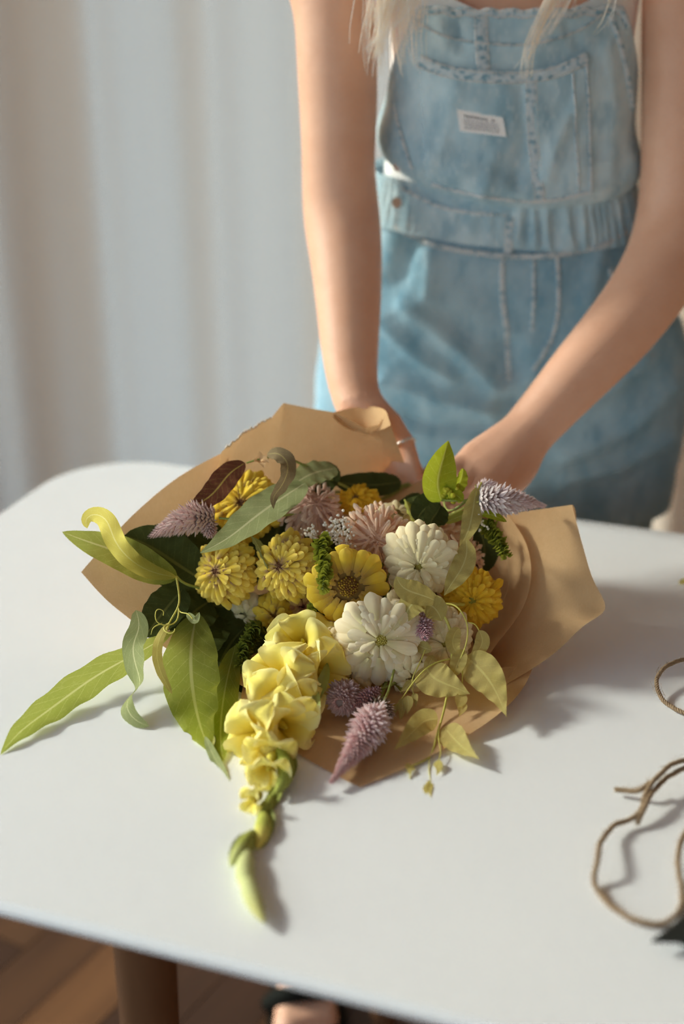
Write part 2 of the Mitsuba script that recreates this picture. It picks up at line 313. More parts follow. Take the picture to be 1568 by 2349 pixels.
# left hand (on the right)
w2 = (0.1923,1.4018,0.9027)
kn2 = [(0.125,1.3591,0.8895),(0.1319,1.343,0.8825),(0.1428,1.3329,0.8742),(0.1569,1.329,0.8653)]
palm = [m3.Manifold.sphere(.027, 20).translate(list(w2)), m3.Manifold.sphere(.022, 20).translate(list((0.1788,1.3697,0.8713))), m3.Manifold.sphere(.020, 20).translate(list((0.1615,1.3861,0.8916)))] + [m3.Manifold.sphere(r, 18).translate(list(k)) for k, r in zip(kn2, (.0130, .0128, .0122, .0115))]
parts_.append(m3.Manifold.batch_hull(palm))
F2 = [[(0.125,1.3591,0.8895),(0.1077,1.3257,0.8828),(0.0956,1.322,0.8692),(0.0895,1.3329,0.8541)],
 [(0.1319,1.343,0.8825),(0.114,1.3134,0.8746),(0.1005,1.3141,0.8611),(0.0929,1.3275,0.8467)],
 [(0.1428,1.3329,0.8742),(0.1243,1.3074,0.8658),(0.1093,1.311,0.8539),(0.0991,1.3251,0.8411)],
 [(0.1569,1.329,0.8653),(0.1395,1.308,0.8571),(0.1254,1.3122,0.8467),(0.1151,1.3233,0.837)]]
for ps in F2: parts_ += chain(list(zip(ps, (.0115, .0102, .0092, .0082))))
parts_ += chain(list(zip([(0.1599,1.3899,0.8853),(0.1281,1.3668,0.8671),(0.1013,1.3536,0.8618),(0.0794,1.3463,0.86)], (.0165, .0128, .0110, .0092))))
body = m3.Manifold.batch_boolean(parts_, m3.OpType.Add).refine_to_length(.006)
bm = from_m3(body); bm.merge_vertices()
trimesh.smoothing.filter_taubin(bm, lamb=.5, nu=-.52, iterations=14)
part(woman, 'body', mikit.ply(bm, 'm_skin', smooth=True), 'bare arms and hands of tanned skin')
# ring on the right index finger
a, b = np.array(F1[0][0]), np.array(F1[0][1]); c = a + (b - a) * .62
tor_ = trimesh.creation.torus(.0110, .0018, 32, 10); tor_.apply_transform(basis(c, b - a))
part(woman, 'ring', mikit.ply(tor_, 'm_silver', smooth=True), 'silver ring on the finger')
# face (above the picture)
for sx in (-1, 1):
    e = trimesh.creation.icosphere(2, .011); e.apply_transform(np.diag([1, .6, .8, 1])); e.apply_translation((.169 + sx * .030, 1.513, 1.598))
    part(woman, 'eye', mikit.ply(e, 'm_white_cloth', smooth=True))
lip = trimesh.creation.icosphere(2, .02); lip.apply_transform(np.diag([1, .35, .3, 1])); lip.apply_translation((.167, 1.506, 1.538))
part(woman, 'lips', mikit.ply(lip, 'm_leaf_red', smooth=True))

# white top under the overalls
th = np.linspace(-np.pi, np.pi, 121)
top = 1.335 + .05 * np.exp(-((np.abs(th) - .95) / .22) ** 2) - .03 * np.exp(-(th / .5) ** 2) + .03 * (np.abs(th) > 2.2)
P = np.array([section(th, 1.115 + (top - 1.115) * t, .002) for t in np.linspace(0, 1, 24)])
m, _ = grid(P)
part(woman, 'white_top', mikit.ply(m, 'm_white_cloth', smooth=True), 'white sleeveless top under the overalls')

# overalls: trousers, waistband, bib
ov = woman + '__overalls'
th = np.linspace(-np.pi, np.pi, 241); zz = np.linspace(.70, 1.118, 150)
P = np.array([section(th, np.full(len(th), z), .010) for z in zz])
x, y, z = P[..., 0], P[..., 1], P[..., 2]
D = wr(P, 14, .010) + wr(P, 38, .0035, 3)
for poly, wd, am in (([(0.0592,1.56,0.998),(0.1065,1.56,0.9677),(0.1473,1.56,0.9317),(0.1839,1.56,0.8924)], .012, .010), ([(0.0473,1.56,0.9677),(0.0876,1.56,0.9317),(0.1282,1.56,0.9056)], .010, .008), ([(0.0532,1.56,0.8951),(0.1089,1.56,0.8792),(0.175,1.56,0.8632)], .012, .009), ([(0.0741,1.56,0.8497),(0.1149,1.56,0.8416),(0.1656,1.56,0.847)], .010, -.010),
                     ([(0.3113,1.56,0.998),(0.2558,1.56,0.9472),(0.2038,1.56,0.8951)], .012, .009), ([(0.3472,1.56,0.9213),(0.2856,1.56,0.8739),(0.2206,1.56,0.8632)], .014, .009), ([(0.3911,1.56,0.8792),(0.3391,1.56,0.8362),(0.2645,1.56,0.8089)], .014, .010), ([(0.3972,1.56,0.8144),(0.338,1.56,0.7868),(0.2665,1.56,0.7756)], .012, .008),
                     ([(0.0799,1.56,1.0671),(0.0683,1.56,1.0378),(0.0568,1.56,0.998)], .012, -.009), ([(0.1043,1.56,1.0525),(0.0983,1.56,1.003)], .010, .006), ([(0.2878,1.56,1.0525),(0.2771,1.56,0.998)], .012, .006), ([(0.1904,1.56,0.9472),(0.1963,1.56,0.8951),(0.1976,1.56,0.8362)], .010, -.012)):
    D = D + np.where(y < 1.70, ridge(x, z, poly, wd, am), 0)
C = np.stack([SEC['c'](z), SEC['f'](z) + SEC['b'](z), z], -1); Nn = nrm(P - C)
PT = P + Nn * D[..., None]; m, _ = grid(PT)
from scipy.interpolate import LinearNDInterpolator
sel = np.abs(th) < 1.5; TRF = LinearNDInterpolator(PT[:, sel][..., [0, 2]].reshape(-1, 2), PT[:, sel][..., 1].ravel())
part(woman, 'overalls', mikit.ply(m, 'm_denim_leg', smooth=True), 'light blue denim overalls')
for sx, x0, x1, yf in ((-1, .09, -.055, 1.60), (1, .31, .20, 1.72)):
    L = spl([(x0, 1.715, .76), (x0 * .7 + x1 * .3, 1.71, .5), (x1, yf + .01, .28), (x1, yf + .02, .16)], 30)
    m = tube(L, np.interp(np.linspace(0, 1, 30), [0, .5, 1], [.104, .085, .070]), 40)
    m.vertices += wr(m.vertices, 16, .012)[:, None] * nrm(m.vertices - np.array([x0, 1.715, 0])) * [1, 1, 0]
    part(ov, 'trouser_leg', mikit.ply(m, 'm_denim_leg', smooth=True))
    ft = m3.Manifold.batch_hull([m3.Manifold.sphere(.030, 20).translate([x1, yf + .03, .040]), m3.Manifold.sphere(.022, 20).translate([x1 - .015, yf - .13, .034]), m3.Manifold.sphere(.020, 20).translate([x1 + .03, yf - .11, .032])]) + m3.Manifold.batch_hull([m3.Manifold.sphere(.030, 20).translate([x1, yf + .025, .045]), m3.Manifold.sphere(.036, 20).translate([x1, yf + .02, .22])])
    part(woman, 'foot', mikit.ply(from_m3(ft), 'm_skin', smooth=True))
    so = m3.Manifold.batch_hull([m3.Manifold.cylinder(.012, .040, .040, 24).translate([x1, yf + .03, 0]), m3.Manifold.cylinder(.012, .038, .038, 24).translate([x1 - .012, yf - .13, 0]), m3.Manifold.cylinder(.012, .03, .03, 24).translate([x1 + .035, yf - .11, 0])])
    sd = part(woman, 'sandal', mikit.ply(from_m3(so), 'm_black_cloth', smooth=40), 'black strappy sandal')
    for q in ([(x1 - .045, yf - .06, .012), (x1 - .02, yf - .10, .062), (x1 + .02, yf - .09, .060), (x1 + .055, yf - .05, .012)], [(x1 - .042, yf + .0, .012), (x1 - .02, yf - .02, .075), (x1 + .02, yf - .03, .072), (x1 + .045, yf - .0, .012)], [(x1 - .036, yf + .03, .10), (x1, yf - .018, .10), (x1 + .036, yf + .03, .10), (x1, yf + .066, .10), (x1 - .036, yf + .03, .10)]):
        part(sd, 'strap', mikit.ply(tube(spl(q, 20), .013, 8), 'm_black_cloth', smooth=True))
# waistband, gathered on the right side
th = np.linspace(-np.pi, np.pi, 361); zz = np.linspace(1.062, 1.122, 26)
P = np.array([section(th, np.full(len(th), z), .0145) for z in zz]); x = P[..., 0]
g = .0035 * np.sin(th[None] * 70 + 3 * np.sin(th[None] * 11) + .6 * np.sin(P[..., 2] * 60 + th[None] * 30)) * np.where(x > .185, 1, .25) * np.sin(np.pi * np.linspace(0, 1, 26))[:, None] ** .6
tilt = .012 * np.clip((.185 - x) / .13, -.4, 1)
Nn = nrm(P - np.stack([SEC['c'](P[..., 2]), SEC['f'](P[..., 2]) + SEC['b'](P[..., 2]), P[..., 2]], -1))
P = P + Nn * (g + wr(P, 60, .003))[..., None]; P[..., 2] += tilt
m, _ = grid(P)
part(ov, 'waistband', mikit.ply(m, 'm_denim', smooth=True), 'gathered denim waistband')
BOT = [(0.0448,1.555,1.1763),(0.0567,1.555,1.157),(0.102,1.555,1.13),(0.1592,1.555,1.115),(0.2164,1.555,1.1093),(0.2777,1.555,1.115),(0.3222,1.555,1.1272)]
bx_, bz_ = np.array(BOT)[:, 0], np.array(BOT)[:, 2]
def boff(x, z):                      # how far the bib stands off the body: it blouses above the waistband
    zb = np.interp(x, bx_, bz_); h = z - zb
    return .012 + .017 * np.exp(-((h - .022) / .030) ** 2) + .004 * np.exp(-((h - .1) / .05) ** 2)
def bibfront(x, z): return front(x, z, boff(x, z)) + bwr(x, z)
CREASE = [([(0.057,1.55,1.1263),(0.1051,1.55,1.1771),(0.1172,1.55,1.2354)], .010, -.004), ([(0.1489,1.55,1.1263),(0.1614,1.55,1.1634)], .008, -.004), ([(0.1859,1.55,1.2354),(0.1927,1.55,1.1907),(0.1861,1.55,1.1356)], .007, .004), ([(0.2463,1.55,1.2221),(0.226,1.55,1.1771),(0.2185,1.55,1.1449)], .008, -.004),
          ([(0.2791,1.55,1.2748),(0.2906,1.55,1.2132),(0.2912,1.55,1.1449)], .010, -.005), ([(0.2324,1.55,1.2963),(0.2426,1.55,1.2791)], .006, .003), ([(0.0971,1.55,1.3048),(0.1068,1.55,1.2791)], .006, -.003), ([(0.1197,1.55,1.3006),(0.125,1.55,1.2748)], .006, .003), ([(0.1618,1.55,1.1542),(0.2237,1.55,1.1356),(0.2982,1.55,1.1449)], .010, .004)]
def bwr(x, z):
    p = np.stack([x, 0 * x + .3, z], -1)
    d = wr(p, 20, .007, 5) + wr(p, 70, .0022, 8)
    for poly, wd, am in CREASE: d = d + ridge(x, z, poly, wd, am)
    return d
ncol, nrow = 161, 110
th = np.linspace(-1.62, 1.62, ncol); P = np.zeros((nrow, ncol, 3))
s = section(th, np.full(ncol, 1.2), .010); xb = s[:, 0]
ztop = 1.3135 + .10 * np.clip(np.abs(xb - .182) - .045, 0, 1) ** 1.35 * (1.6 + 0 * xb) + .0015 * np.sin(xb * 260)
ztop = ztop - .16 * np.clip(np.abs(th) - .72, 0, 9)
zbot = np.interp(xb, bx_, bz_) - .004
for i, t in enumerate(np.linspace(0, 1, nrow)):
    zr = zbot + (ztop - zbot) * t
    q = section(th, zr, .0); o = boff(q[:, 0], zr) * (1 - .75 * np.clip(np.abs(th) - .9, 0, 1))
    q = section(th, zr, o); q[:, 1] += bwr(q[:, 0], zr) * np.cos(th * .9); P[i] = q
P[0, :, 1] += .010; P[1, :, 1] += .004
sel = np.abs(th) < 1.5; BIB = LinearNDInterpolator(P[:, sel][..., [0, 2]].reshape(-1, 2), P[:, sel][..., 1].ravel())
bib0 = bibfront
def bibfront(x, z): q = BIB(x, z); return np.where(np.isfinite(q), q, bib0(x, z))
m, _ = grid(P)
part(ov, 'bib', mikit.ply(m, 'm_denim', smooth=True), 'denim bib front')
# straps over the shoulders
for sx in (-1, 1):
    S_ = spl([(.182 + sx * .100, 1.536, 1.325), (.182 + sx * .098, 1.56, 1.385), (.182 + sx * .09, 1.64, 1.437), (.182 + sx * .06, 1.73, 1.40), (.182 + sx * .03, 1.79, 1.25), (.182, 1.795, 1.12)], 40)
    t, nn, bb = frame(S_, nrm(S_ - np.array([.182, 1.66, 1.25])))
    m, _ = grid(np.stack([S_ + bb * o + nn * .006 for o in np.linspace(-.018, .018, 5)], 1))
    part(ov, 'strap', mikit.ply(m, 'm_denim', smooth=True))
def on_bib(pts, n, off):
    q = spl(np.asarray(pts), n); q[:, 1] = bibfront(q[:, 0], q[:, 2]) - off; return q
def on_trouser(pts, n, off):
    q = spl(np.asarray(pts), n); f = TRF(q[:, 0], q[:, 2]); q[:, 1] = np.where(np.isfinite(f), f, front(q[:, 0], q[:, 2], .012)) - off; return q
def ribbon(q, w, lift=.0012):
    t, nn, bb = frame(q, (0, -1, 0))
    return grid(np.stack([q + bb * o + nn * l for o, l in ((-w / 2, -.001), (-w / 2 * .8, lift), (0, lift * 1.4), (w / 2 * .8, lift), (w / 2, -.001))], 1))[0]
def stitches(q, off=0, pitch=.0036):
    L = np.r_[0, np.cumsum(np.linalg.norm(np.diff(q, axis=0), axis=1))]; t, nn, bb = frame(q, (0, -1, 0)); out = []
    for s in np.arange(0, L[-1] - pitch, pitch):
        a = [np.array([np.interp(s + f * pitch, L, (q + bb * off + nn * .0022)[:, k]) for k in range(3)]) for f in (.1, .4, .7)]
        out.append(tube(a, .00045, 4))
    return out
st = []
# patch pocket
tl = np.array([(0.0806,1.545,1.2675),(0.1071,1.545,1.2588),(0.1435,1.545,1.2544),(0.189,1.545,1.2536),(0.2227,1.545,1.2597),(0.2526,1.545,1.2727)]); bl = np.array([(0.0893,1.545,1.1421),(0.1155,1.545,1.1291),(0.1533,1.545,1.1216),(0.2129,1.545,1.1151),(0.2428,1.545,1.1188),(0.2697,1.545,1.1254)])
a, b = spl(tl, 60), spl(bl, 60)
G = np.array([a + (b - a) * t for t in np.linspace(0, 1, 60)])
G[..., 1] = bibfront(G[..., 0], G[..., 2]) - .0038 - .0015 * np.sin(np.pi * np.linspace(0, 1, 60))[None, :]
G[:, 0, 1] += .004; G[:, -1, 1] += .0035; G[-1, :, 1] += .004
pk = part(ov, 'chest_pocket', mikit.ply(grid(G)[0], 'm_denim', smooth=True), 'patch pocket on the bib')
rows = []
def seam_on(fn, pts, w, off, lines, n=60):
    q = fn(pts, n, off); rows.append(ribbon(q, w))
    for o in lines: st.extend(stitches(q, o * w))
seam_on(on_bib, [(0.0807,1.545,1.2614),(0.1072,1.545,1.2527),(0.1437,1.545,1.2483),(0.1893,1.545,1.2474),(0.223,1.545,1.2536),(0.2531,1.545,1.2662)], .0135, .0045, (-.38, .38))
seam_on(on_bib, [(0.2518,1.545,1.2644),(0.2611,1.545,1.196),(0.2677,1.545,1.1273)], .0032, .0045, (0,))
seam_on(on_bib, [(0.2382,1.545,1.2514),(0.2466,1.545,1.1915),(0.2536,1.545,1.1273)], .0026, .0045, (0,))
seam_on(on_bib, [(0.1953,1.545,1.2448),(0.2018,1.545,1.1824),(0.2128,1.545,1.117)], .0130, .0042, (-.4, .4))
seam_on(on_bib, [(0.0966,1.545,1.1347),(0.1532,1.545,1.1245),(0.2127,1.545,1.1188),(0.2426,1.545,1.1226),(0.2667,1.545,1.1282)], .006, .0045, (0,))
seam_on(on_bib, [(x_, 0, z_ - .004) for x_, z_ in zip(xb[38:124:3], ztop[38:124:3])], .009, .001, (-.3, .35))
seam_on(on_bib, [(0.0654,1.545,1.3073),(0.0881,1.545,1.2941),(0.1153,1.545,1.2847),(0.1515,1.545,1.2804),(0.1877,1.545,1.2796),(0.2278,1.545,1.2873),(0.254,1.545,1.2988),(0.2731,1.545,1.3128)], .003, .0012, (0,))
seam_on(on_bib, [(0.1413,1.545,1.3128),(0.1433,1.545,1.2838),(0.1463,1.545,1.2536)], .0150, .0012, (-.4, .4))
seam_on(on_bib, [(0.2746,1.545,1.3115),(0.2891,1.545,1.2796),(0.3014,1.545,1.2448),(0.3116,1.545,1.2094)], .007, .0012, (0,))
seam_on(on_bib, [(0.0557,1.55,1.2132),(0.0656,1.55,1.1771),(0.0754,1.55,1.1496)], .004, .0012, (0,))
seam_on(on_trouser, [(0.0582,1.565,1.0795),(0.0849,1.565,1.0679),(0.1335,1.565,1.0586),(0.1821,1.565,1.0533),(0.2401,1.565,1.0542),(0.288,1.565,1.0621),(0.3209,1.565,1.0732)], .006, .004, (-.3, .3), 90)
seam_on(on_trouser, [(0.0669,1.56,1.1244),(0.1028,1.56,1.1093),(0.1411,1.56,1.1026),(0.1818,1.56,1.0998)], .006, .004, (0,), 50)
seam_on(on_trouser, [(0.1833,1.56,1.0983),(0.1833,1.56,1.0768),(0.1842,1.56,1.0574)], .010, .004, (-.4, .4), 30)
seam_on(on_trouser, [(0.1779,1.57,1.0501),(0.1808,1.57,1.0054),(0.1891,1.57,0.9545),(0.1935,1.57,0.9023)], .006, .0006, (-.3, .3), 60)
seam_on(on_trouser, [(0.2129,1.57,1.0501),(0.2153,1.57,1.0054),(0.2164,1.57,0.9648)], .004, .0006, (0,), 40)
seam_on(on_trouser, [(0.2391,1.57,1.0511),(0.2438,1.57,1.0054),(0.2405,1.57,0.9597),(0.2189,1.57,0.9181)], .004, .0006, (-.3, .3), 50)
seam_on(on_trouser, [(0.3936,1.6,0.9872),(0.3563,1.58,0.9773),(0.3232,1.57,0.9953),(0.3005,1.57,1.0353)], .005, .0006, (0,), 50)
part(ov, 'seam', mikit.ply(cat(rows), 'm_seam', smooth=True), 'faded raised seams')
part(ov, 'stitching', mikit.ply(cat(st), 'm_thread'), 'pale stitching', kind='stuff')
# woven label with small print
tl_, tr_, br_, bl_ = [np.array(q) for q in [(0.1198,1.545,1.2156),(0.1678,1.545,1.2076),(0.1724,1.545,1.1878),(0.1237,1.545,1.1928)]]
U_, V_ = np.meshgrid(np.linspace(0, 1, 16), np.linspace(0, 1, 8))
U_, V_ = U_[..., None], V_[..., None]
G = (tl_ * (1 - U_) + tr_ * U_) * (1 - V_) + (bl_ * (1 - U_) + br_ * U_) * V_
flat = np.polyfit(G[..., 0].ravel(), bibfront(G[..., 0], G[..., 2]).ravel(), 1)
G[..., 1] = np.polyval(flat, G[..., 0]) - .0075
lb = part(ov, 'label_patch', mikit.ply(grid(G)[0], 'm_white_cloth', smooth=True), 'small white woven label')
ink = []
def ink_line(u0, u1, v, w):
    q = np.array([(tl_ * (1 - u) + tr_ * u) * (1 - v) + (bl_ * (1 - u) + br_ * u) * v for u in np.linspace(u0, u1, 6)])
    q[:, 1] = np.polyval(flat, q[:, 0]) - .0079; return tube(q, w, 5)
u = .14
while u < .62: d = .02 + .03 * rng.random(); ink.append(ink_line(u, u + d, .24 + .04 * rng.random(), .0008)); u += d + .012
ink.append(ink_line(.74, .79, .27, .0011))
for v_ in (.45, .58, .70, .82):
    u = .12
    while u < .86: d = .03 + .06 * rng.random(); ink.append(ink_line(u, min(.88, u + d), v_, .0004)); u += d + .02
part(ov, 'label_print', mikit.ply(cat(ink), 'm_ink'), 'faint illegible print')
for q in [(0.0617,1.56,1.1501),(0.0611,1.565,1.1092)]:
    bt = trimesh.creation.cylinder(.006, .004, sections=20); bt.apply_transform(basis((q[0], front(np.array(q[0]), np.array(q[2]), .024), q[2]), (-.5, -.85, .1)))
    part(ov, 'button', mikit.ply(bt, 'm_silver', smooth=30), 'metal side button')

# hair: long blonde strands hanging in front of the shoulders
def lock(guide, n, spread0, spread1, r0, seed, flare=0.0):
    g = np.random.default_rng(seed); G = spl(np.asarray(guide), 22); ms, cs = [], []
    for k in range(n):
        a, b, l = g.normal(size=3), g.normal(size=3), .72 + .28 * g.random()
        t = np.linspace(0, 1, 22)[:, None]; q = spl(G[:max(4, int(22 * l))], 22)
        o = a * spread0 * (1 - t) + b * spread1 * t + .004 * np.sin(t * (5 + 4 * g.random()) + 6 * g.random()) * g.normal(size=3)
        q = q + o * [1, .5, .3]
        m = tube(q, r0 * (1 - .75 * t[:, 0] ** 2), 4); ms.append(m)
        c = np.array([.92, .80, .64]) * (1 - (q0 := g.random())) + np.array([.97, .93, .87]) * q0
        cs.append(np.tile(c, (len(m.vertices), 1)))
    return cat(ms), np.vstack(cs)
hk = part(woman, 'hair', None, 'long straight blonde hair')
scalp = m3.Manifold.batch_hull([m3.Manifold.sphere(.088, 32).translate([.172, 1.618, 1.632]), m3.Manifold.sphere(.080, 28).translate([.174, 1.64, 1.58])]) - m3.Manifold.cube([.15, .2, .25], True).translate([.17, 1.48, 1.57])
sm = from_m3(scalp)
scene[hk] = mikit.ply(sm, 'm_hair', smooth=True, color=np.tile([.72, .56, .38], (len(sm.vertices), 1)))
for gd, n_, s0, s1, r, fl_ in (
    ([(.100, 1.60, 1.60), (.075, 1.535, 1.45)] + [(0.0524,1.52,1.3726),(0.0507,1.515,1.324),(0.0489,1.51,1.2827),(0.0539,1.51,1.2445)], 150, .015, .014, .0010, 1),
    ([(.105, 1.60, 1.60), (.08, 1.53, 1.45)] + [(0.0632,1.52,1.3726),(0.0527,1.51,1.3284),(0.0377,1.505,1.2874),(0.0317,1.51,1.2359)], 46, .008, .004, .0010, 2),
    ([(.105, 1.60, 1.60), (.085, 1.53, 1.45)] + [(0.074,1.52,1.3726),(0.0702,1.51,1.3243),(0.0419,1.5,1.292),(0.0136,1.5,1.269)], 26, .006, .003, .0009, 3),
    ([(.105, 1.60, 1.60), (.09, 1.53, 1.45)] + [(0.0718,1.52,1.3726),(0.0748,1.515,1.324),(0.0722,1.51,1.2869),(0.0748,1.51,1.2488)], 30, .006, .006, .0009, 4),
    ([(.245, 1.60, 1.60), (.255, 1.54, 1.45)] + [(0.2276,1.52,1.3726),(0.2083,1.51,1.3243),(0.1894,1.505,1.2832),(0.1862,1.505,1.2343)], 34, .004, .0022, .0010, 5),
    ([(.245, 1.60, 1.60), (.265, 1.54, 1.45)] + [(0.2428,1.52,1.3726),(0.2284,1.51,1.3243),(0.2096,1.505,1.2916),(0.2003,1.505,1.2685)], 18, .004, .002, .0009, 6),
    ([(.245, 1.60, 1.60), (.265, 1.54, 1.45)] + [(0.2363,1.52,1.3726),(0.2205,1.51,1.3243),(0.1944,1.508,1.2787),(0.1753,1.51,1.2488)], 12, .004, .004, .0008, 7),
    ([(.248, 1.60, 1.60), (.275, 1.54, 1.45)] + [(0.2428,1.52,1.3726),(0.2361,1.512,1.3242),(0.2299,1.51,1.2995),(0.2285,1.51,1.2806)], 5, .002, .0015, .0008, 8),
    ([(.25, 1.60, 1.60), (.29, 1.54, 1.45)] + [(0.2731,1.52,1.3726),(0.2697,1.512,1.3242),(0.2615,1.51,1.2995),(0.245,1.51,1.2844)], 6, .002, .001, .0008, 9),
    ([(.10, 1.60, 1.60), (.07, 1.535, 1.45)] + [(0.0287,1.53,1.3723),(0.0238,1.53,1.3272),(0.0185,1.525,1.315),(0.0115,1.52,1.2987)], 5, .004, .006, .0006, 10)):
    m, c = lock(gd, n_, s0, s1, r, fl_)
    part(hk, 'lock', mikit.ply(m, 'm_hair', color=c))

# ------------------------------------------------------------------ kraft paper wrap
wrap = thing('paper_wrap', 'brown kraft paper wrapped around the flowers in a wide open cone', 'wrapping paper')
def sheet(rows, nu=40, nv=40, linear=False, wob=.0006):
    R = [np.asarray(r, float) for r in rows]
    if linear:
        L = []
        for r in R:
            t = np.linspace(0, len(r) - 1, nu); L.append(np.stack([np.interp(t, np.arange(len(r)), r[:, k]) for k in range(3)], -1))
    else: L = [spl(r, nu) for r in R]
    L = np.array(L); P = np.stack([spl(L[:, j], nv) for j in range(nu)], 1)
    P = P + nrm(P * 0 + [.2, -.8, .5]) * wr(P, 30, wob * 4)[..., None]
    return P
def paper(P, label=None): return part(wrap, 'sheet', mikit.ply(grid(P)[0], 'm_kraft', smooth=True), label)
# the hood behind the flowers (torn upper edge)
hood = sheet([[(-.1517,1.278,0.8481),(-.1265,1.3036,0.8318),(-.0934,1.331,0.8195),(-.0738,1.3401,0.8153),(-.0381,1.3492,0.8112),(-.0109,1.3537,0.8092),(0.021,1.3601,0.8113),(0.0438,1.3619,0.8155),(0.0831,1.3599,0.8485)],
 [(-.1356,1.2926,0.8768),(-.1156,1.3166,0.8619),(-.0868,1.3461,0.8494),(-.0703,1.3553,0.8455),(-.0381,1.3645,0.8416),(-.01,1.3701,0.8393),(0.0228,1.3728,0.8406),(0.0456,1.3755,0.8469),(0.0746,1.3606,0.8677)],
 [(-.1258,1.2977,0.8988),(-.1099,1.3262,0.8967),(-.0808,1.3518,0.8928),(-.0662,1.3648,0.8926),(-.036,1.3732,0.8869),(-.0081,1.3751,0.8837),(0.0244,1.3751,0.8837),(0.045,1.3713,0.8876),(0.0628,1.3597,0.8959)],
 [(-.1193,1.2986,0.9159),(-.1005,1.328,0.9258),(-.0735,1.3471,0.9322),(-.0607,1.3581,0.9376),(-.0354,1.363,0.9312),(-.0062,1.3646,0.9273),(0.0248,1.3603,0.9175),(0.038,1.358,0.9222),(0.052,1.3542,0.9236)],
 [(-.1174,1.2991,0.922),(-.0958,1.3257,0.9331),(-.0695,1.3409,0.9432),(-.0587,1.3559,0.9527),(-.0343,1.3595,0.9459),(-.0071,1.3616,0.9405),(0.0238,1.3553,0.926),(0.037,1.3548,0.9299),(0.0457,1.3574,0.9411)]], 200, 46, True)
t = np.linspace(0, 8, 200); torn = np.clip(1 - np.abs(t - 1.1) / .95, 0, 1)
from scipy.ndimage import gaussian_filter1d
for i in range(46):
    sg = 14 * (1 - i / 45) + .01
    if i < 45: hood[i] = gaussian_filter1d(hood[i], sg, axis=0, mode='nearest') if sg > .4 else hood[i]
hood[-1] += (meshkit.noise(np.c_[t * 24, t * 0, t * 0], 3)[:, None] - .5) * .006 * (torn ** .3)[:, None] * np.array([0, .3, 1])
hk_ = paper(hood, 'tall back flap with torn edge')
pri('m_torn', (.86, .74, .58), 0.9, 0.1)
Q = hood[-1][(t > .15) & (t < 2.0)]; part(hk_, 'torn_edge', mikit.ply(tube(Q + wr(Q, 400, .0012)[:, None], .00055 + .0006 * meshkit.noise(Q * 500), 5), 'm_torn', smooth=True), 'pale torn fiber edge')
paper(sheet([[(-.0084,1.3553,0.9362),(0.0071,1.3585,0.9234),(0.0248,1.3614,0.92),(0.04,1.351,0.9261),(0.0486,1.3358,0.9363)],
 [(-.0088,1.3609,0.9389),(0.0071,1.3737,0.9334),(0.025,1.3772,0.9313),(0.0389,1.3636,0.9352),(0.0469,1.3399,0.9408)],
 [(-.0088,1.3635,0.9399),(0.0072,1.3821,0.9376),(0.026,1.3886,0.9376),(0.0399,1.3709,0.9419),(0.045,1.3365,0.948)]], 40, 20), 'rolled corner')
# left flap
paper(sheet([[(-.1197,1.319,0.9126),(-.1603,1.2986,0.8957),(-.1926,1.2748,0.876),(-.2106,1.2582,0.8629),(-.2475,1.2182,0.8308)],
 [(-.1034,1.322,0.8692),(-.1398,1.2987,0.8507),(-.168,1.272,0.8343),(-.186,1.2507,0.8254),(-.2221,1.2022,0.8089)],
 [(-.0888,1.3117,0.8354),(-.1176,1.2778,0.8174),(-.1453,1.2459,0.8042),(-.1634,1.2249,0.7959),(-.1961,1.1887,0.7928)],
 [(-.0624,1.2736,0.8002),(-.0824,1.2358,0.7808),(-.1016,1.2009,0.7708),(-.121,1.1812,0.7629),(-.1561,1.1662,0.7712)],
 [(-.0356,1.2281,0.7705),(-.0515,1.1926,0.7565),(-.0662,1.1478,0.7538),(-.0765,1.117,0.7581),(-.0952,1.1478,0.7538)]], 40, 40), 'left flap')
# lower sheet lying on the table
paper(sheet([[np.array(a) + (np.array(b) - np.array(a)) * t + np.array([0, 0, -.004 * 4 * t * (1 - t) * (k / 5)]) for t in np.linspace(0, 1, 8)] for k, (a, b) in enumerate(zip(
    [(0.0146,0.9791,0.7515),(-.0098,1.0006,0.7515),(-.0339,1.024,0.752),(-.0618,1.0524,0.753),(-.0866,1.0881,0.753),(-.0903,1.1475,0.754)], [(0.0146,0.9791,0.7515),(0.0587,1.0093,0.753),(0.1041,1.0456,0.756),(0.1402,1.0792,0.762),(0.167,1.1275,0.762),(0.1778,1.1556,0.766)]))], 40, 40), 'lower flap lying on the table')
# right side: outer sheet folded outwards, inner sheet round the flowers
paper(sheet([[(0.1319,1.3098,0.841),(0.1647,1.2951,0.8574),(0.1954,1.286,0.8665),(0.2242,1.2785,0.8744)],
 [(0.1363,1.295,0.8068),(0.1751,1.2701,0.8248),(0.2055,1.2452,0.8327),(0.234,1.2291,0.8358)],
 [(0.1391,1.2712,0.7821),(0.1767,1.2442,0.8003),(0.2093,1.2206,0.8112),(0.2408,1.206,0.8203)],
 [(0.14,1.2578,0.7714),(0.1768,1.2325,0.7883),(0.2109,1.2083,0.7979),(0.2468,1.191,0.8058)],
 [(0.1399,1.2431,0.7626),(0.1741,1.2193,0.778),(0.205,1.1977,0.7885),(0.229,1.1802,0.7959)],
 [(0.1398,1.2136,0.7496),(0.1688,1.1962,0.7649),(0.1876,1.1862,0.7769),(0.2054,1.1674,0.7788)],
 [(0.1297,1.1274,0.752),(0.1374,1.1254,0.755),(0.1436,1.1258,0.7584),(0.1492,1.1271,0.7613)]], 46, 46), 'outer right flap')
